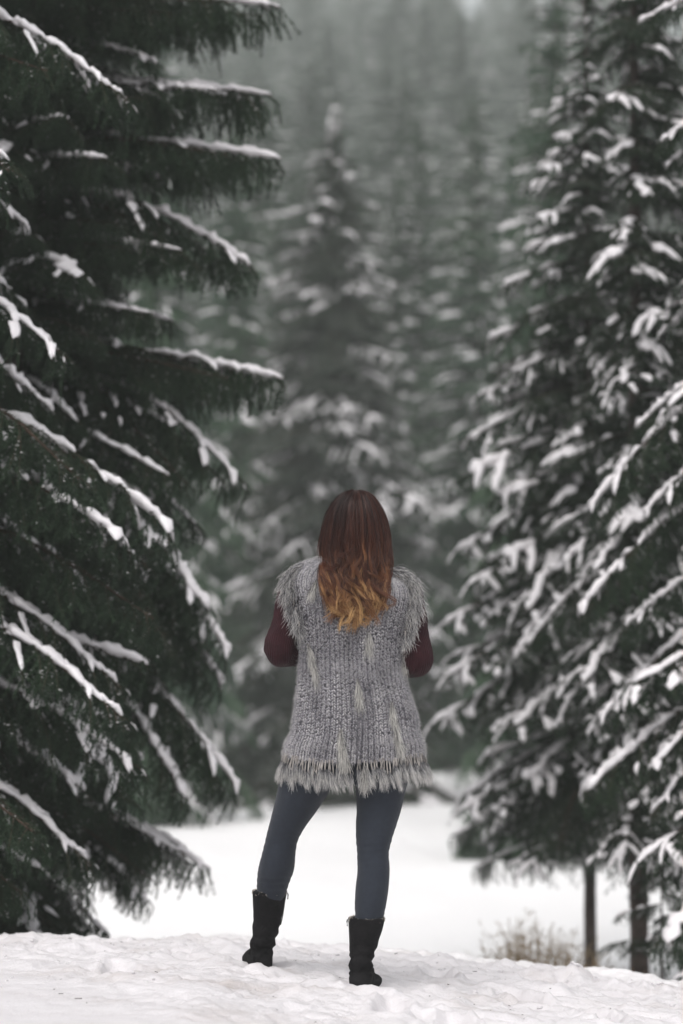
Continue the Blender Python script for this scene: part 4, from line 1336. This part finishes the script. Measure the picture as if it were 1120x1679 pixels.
def sapling(px, d, h, label, seed):
    rng = random.Random(seed)
    x = P(px, 1500, d)[0]; gz = float(ground_base(x, d))
    t = link('spruce_sapling', None, None, (x, d, gz)); tag(t, label, 'sapling')
    make_trunk(t, None, h, 0.014)
    for i in range(9):
        z = h * (0.35 + 0.6 * i / 9); az = i * 2.4; r = 0.36 * (1.1 - i / 10)
        place_branch(t, np.array((x, d, gz)), (x, d, gz + z), (x + r * math.cos(az), d + r * math.sin(az), gz + z - 0.06), 'flat', rng, 0, snow=i % 2 == 0, pick=0)


sapling(1085, 13.2, 0.95, 'small spruce sapling beside the thicker bare trunk at the right', 4)


def snow_clods():
    """Broken crumbs of snow kicked up along the crest: uncountable, one object."""
    rng = np.random.default_rng(12)
    acc = Acc()
    ph = (1 + 5 ** .5) / 2
    iv = norm(np.array([(-1, ph, 0), (1, ph, 0), (-1, -ph, 0), (1, -ph, 0), (0, -1, ph), (0, 1, ph), (0, -1, -ph), (0, 1, -ph), (ph, 0, -1), (ph, 0, 1), (-ph, 0, -1), (-ph, 0, 1)], float))
    fi = np.array([(0, 11, 5), (0, 5, 1), (0, 1, 7), (0, 7, 10), (0, 10, 11), (1, 5, 9), (5, 11, 4), (11, 10, 2), (10, 7, 6), (7, 1, 8), (3, 9, 4), (3, 4, 2), (3, 2, 6), (3, 6, 8), (3, 8, 9), (4, 9, 5), (2, 4, 11), (6, 2, 10), (8, 6, 7), (9, 8, 1)])
    n = 300
    x = rng.uniform(-1.5, 1.5, n)
    y = np.where(rng.random(n) < 0.55, 9.1 + 0.2 * rng.normal(size=n), rng.uniform(7.3, 9.6, n))
    r = 0.003 + 0.007 * rng.random(n) ** 3
    z = ground_h(x, y) + r * 0.3
    for a, b, c, q in zip(x, y, z, r):
        acc.add(iv * q * (1 + 0.35 * rng.normal(size=(12, 1)).clip(-1, 1)) * np.array((1.2, 1, 0.8)) + (a, b, c), [fi])
    o = link('snow_clods', acc.mesh('snow_clods', M['snow_crumb']))
    tag(o, 'loose crumbs of snow scattered along the trodden crest', kind='stuff')


snow_clods()


def litter():
    """Fallen needles and twig scraps on the trodden snow: uncountable, one object."""
    rng = np.random.default_rng(21)
    n = 90
    x = rng.uniform(-1.4, 1.4, n); y = rng.uniform(7.3, 9.4, n)
    ln = 0.003 + 0.011 * rng.random(n) ** 4
    a = rng.uniform(0, 2 * PI, n); s = np.linspace(-1, 1, 3)
    d = np.stack([np.cos(a), np.sin(a), rng.normal(0, .15, n)], -1)
    pts = np.stack([x, y, ground_h(x, y) + 0.002], -1)[:, None] + d[:, None] * (ln[:, None] * s)[..., None]
    V, fs = tubes(pts, np.full((n, 3), 0.0009) * (1 + 30 * ln[:, None]), 3)
    o = link('fallen_needles', new_mesh('fallen_needles', V, fs, M['twig']))
    tag(o, 'fallen spruce needles and twig scraps scattered on the trodden snow', kind='stuff')


litter()


# ------------------------------------------------------------------ the air
def haze_box():
    m = bpy.data.materials.new('haze_air'); m.use_nodes = True
    nt = m.node_tree; nt.nodes.clear()
    out = nt.nodes.new("ShaderNodeOutputMaterial")
    v = nt.nodes.new("ShaderNodeVolumePrincipled")
    v.inputs['Color'].default_value = (0.85, 0.90, 0.865, 1)
    v.inputs['Density'].default_value = HAZE_DENSITY
    v.inputs['Anisotropy'].default_value = 0.0
    nt.links.new(v.outputs[0], out.inputs['Volume'])
    x, y0, y1, z0, z1 = 150.0, -14.0, 325.0, -4.0, 112.0
    V = [(a, b, c) for c in (z0, z1) for b in (y0, y1) for a in (-x, x)]
    q = [(0, 2, 3, 1), (4, 5, 7, 6), (0, 1, 5, 4), (2, 6, 7, 3), (0, 4, 6, 2), (1, 3, 7, 5)]
    o = link('haze', new_mesh('haze', np.array(V), [np.array(q)], m, smooth=False))
    tag(o, kind='stuff')


haze_box()
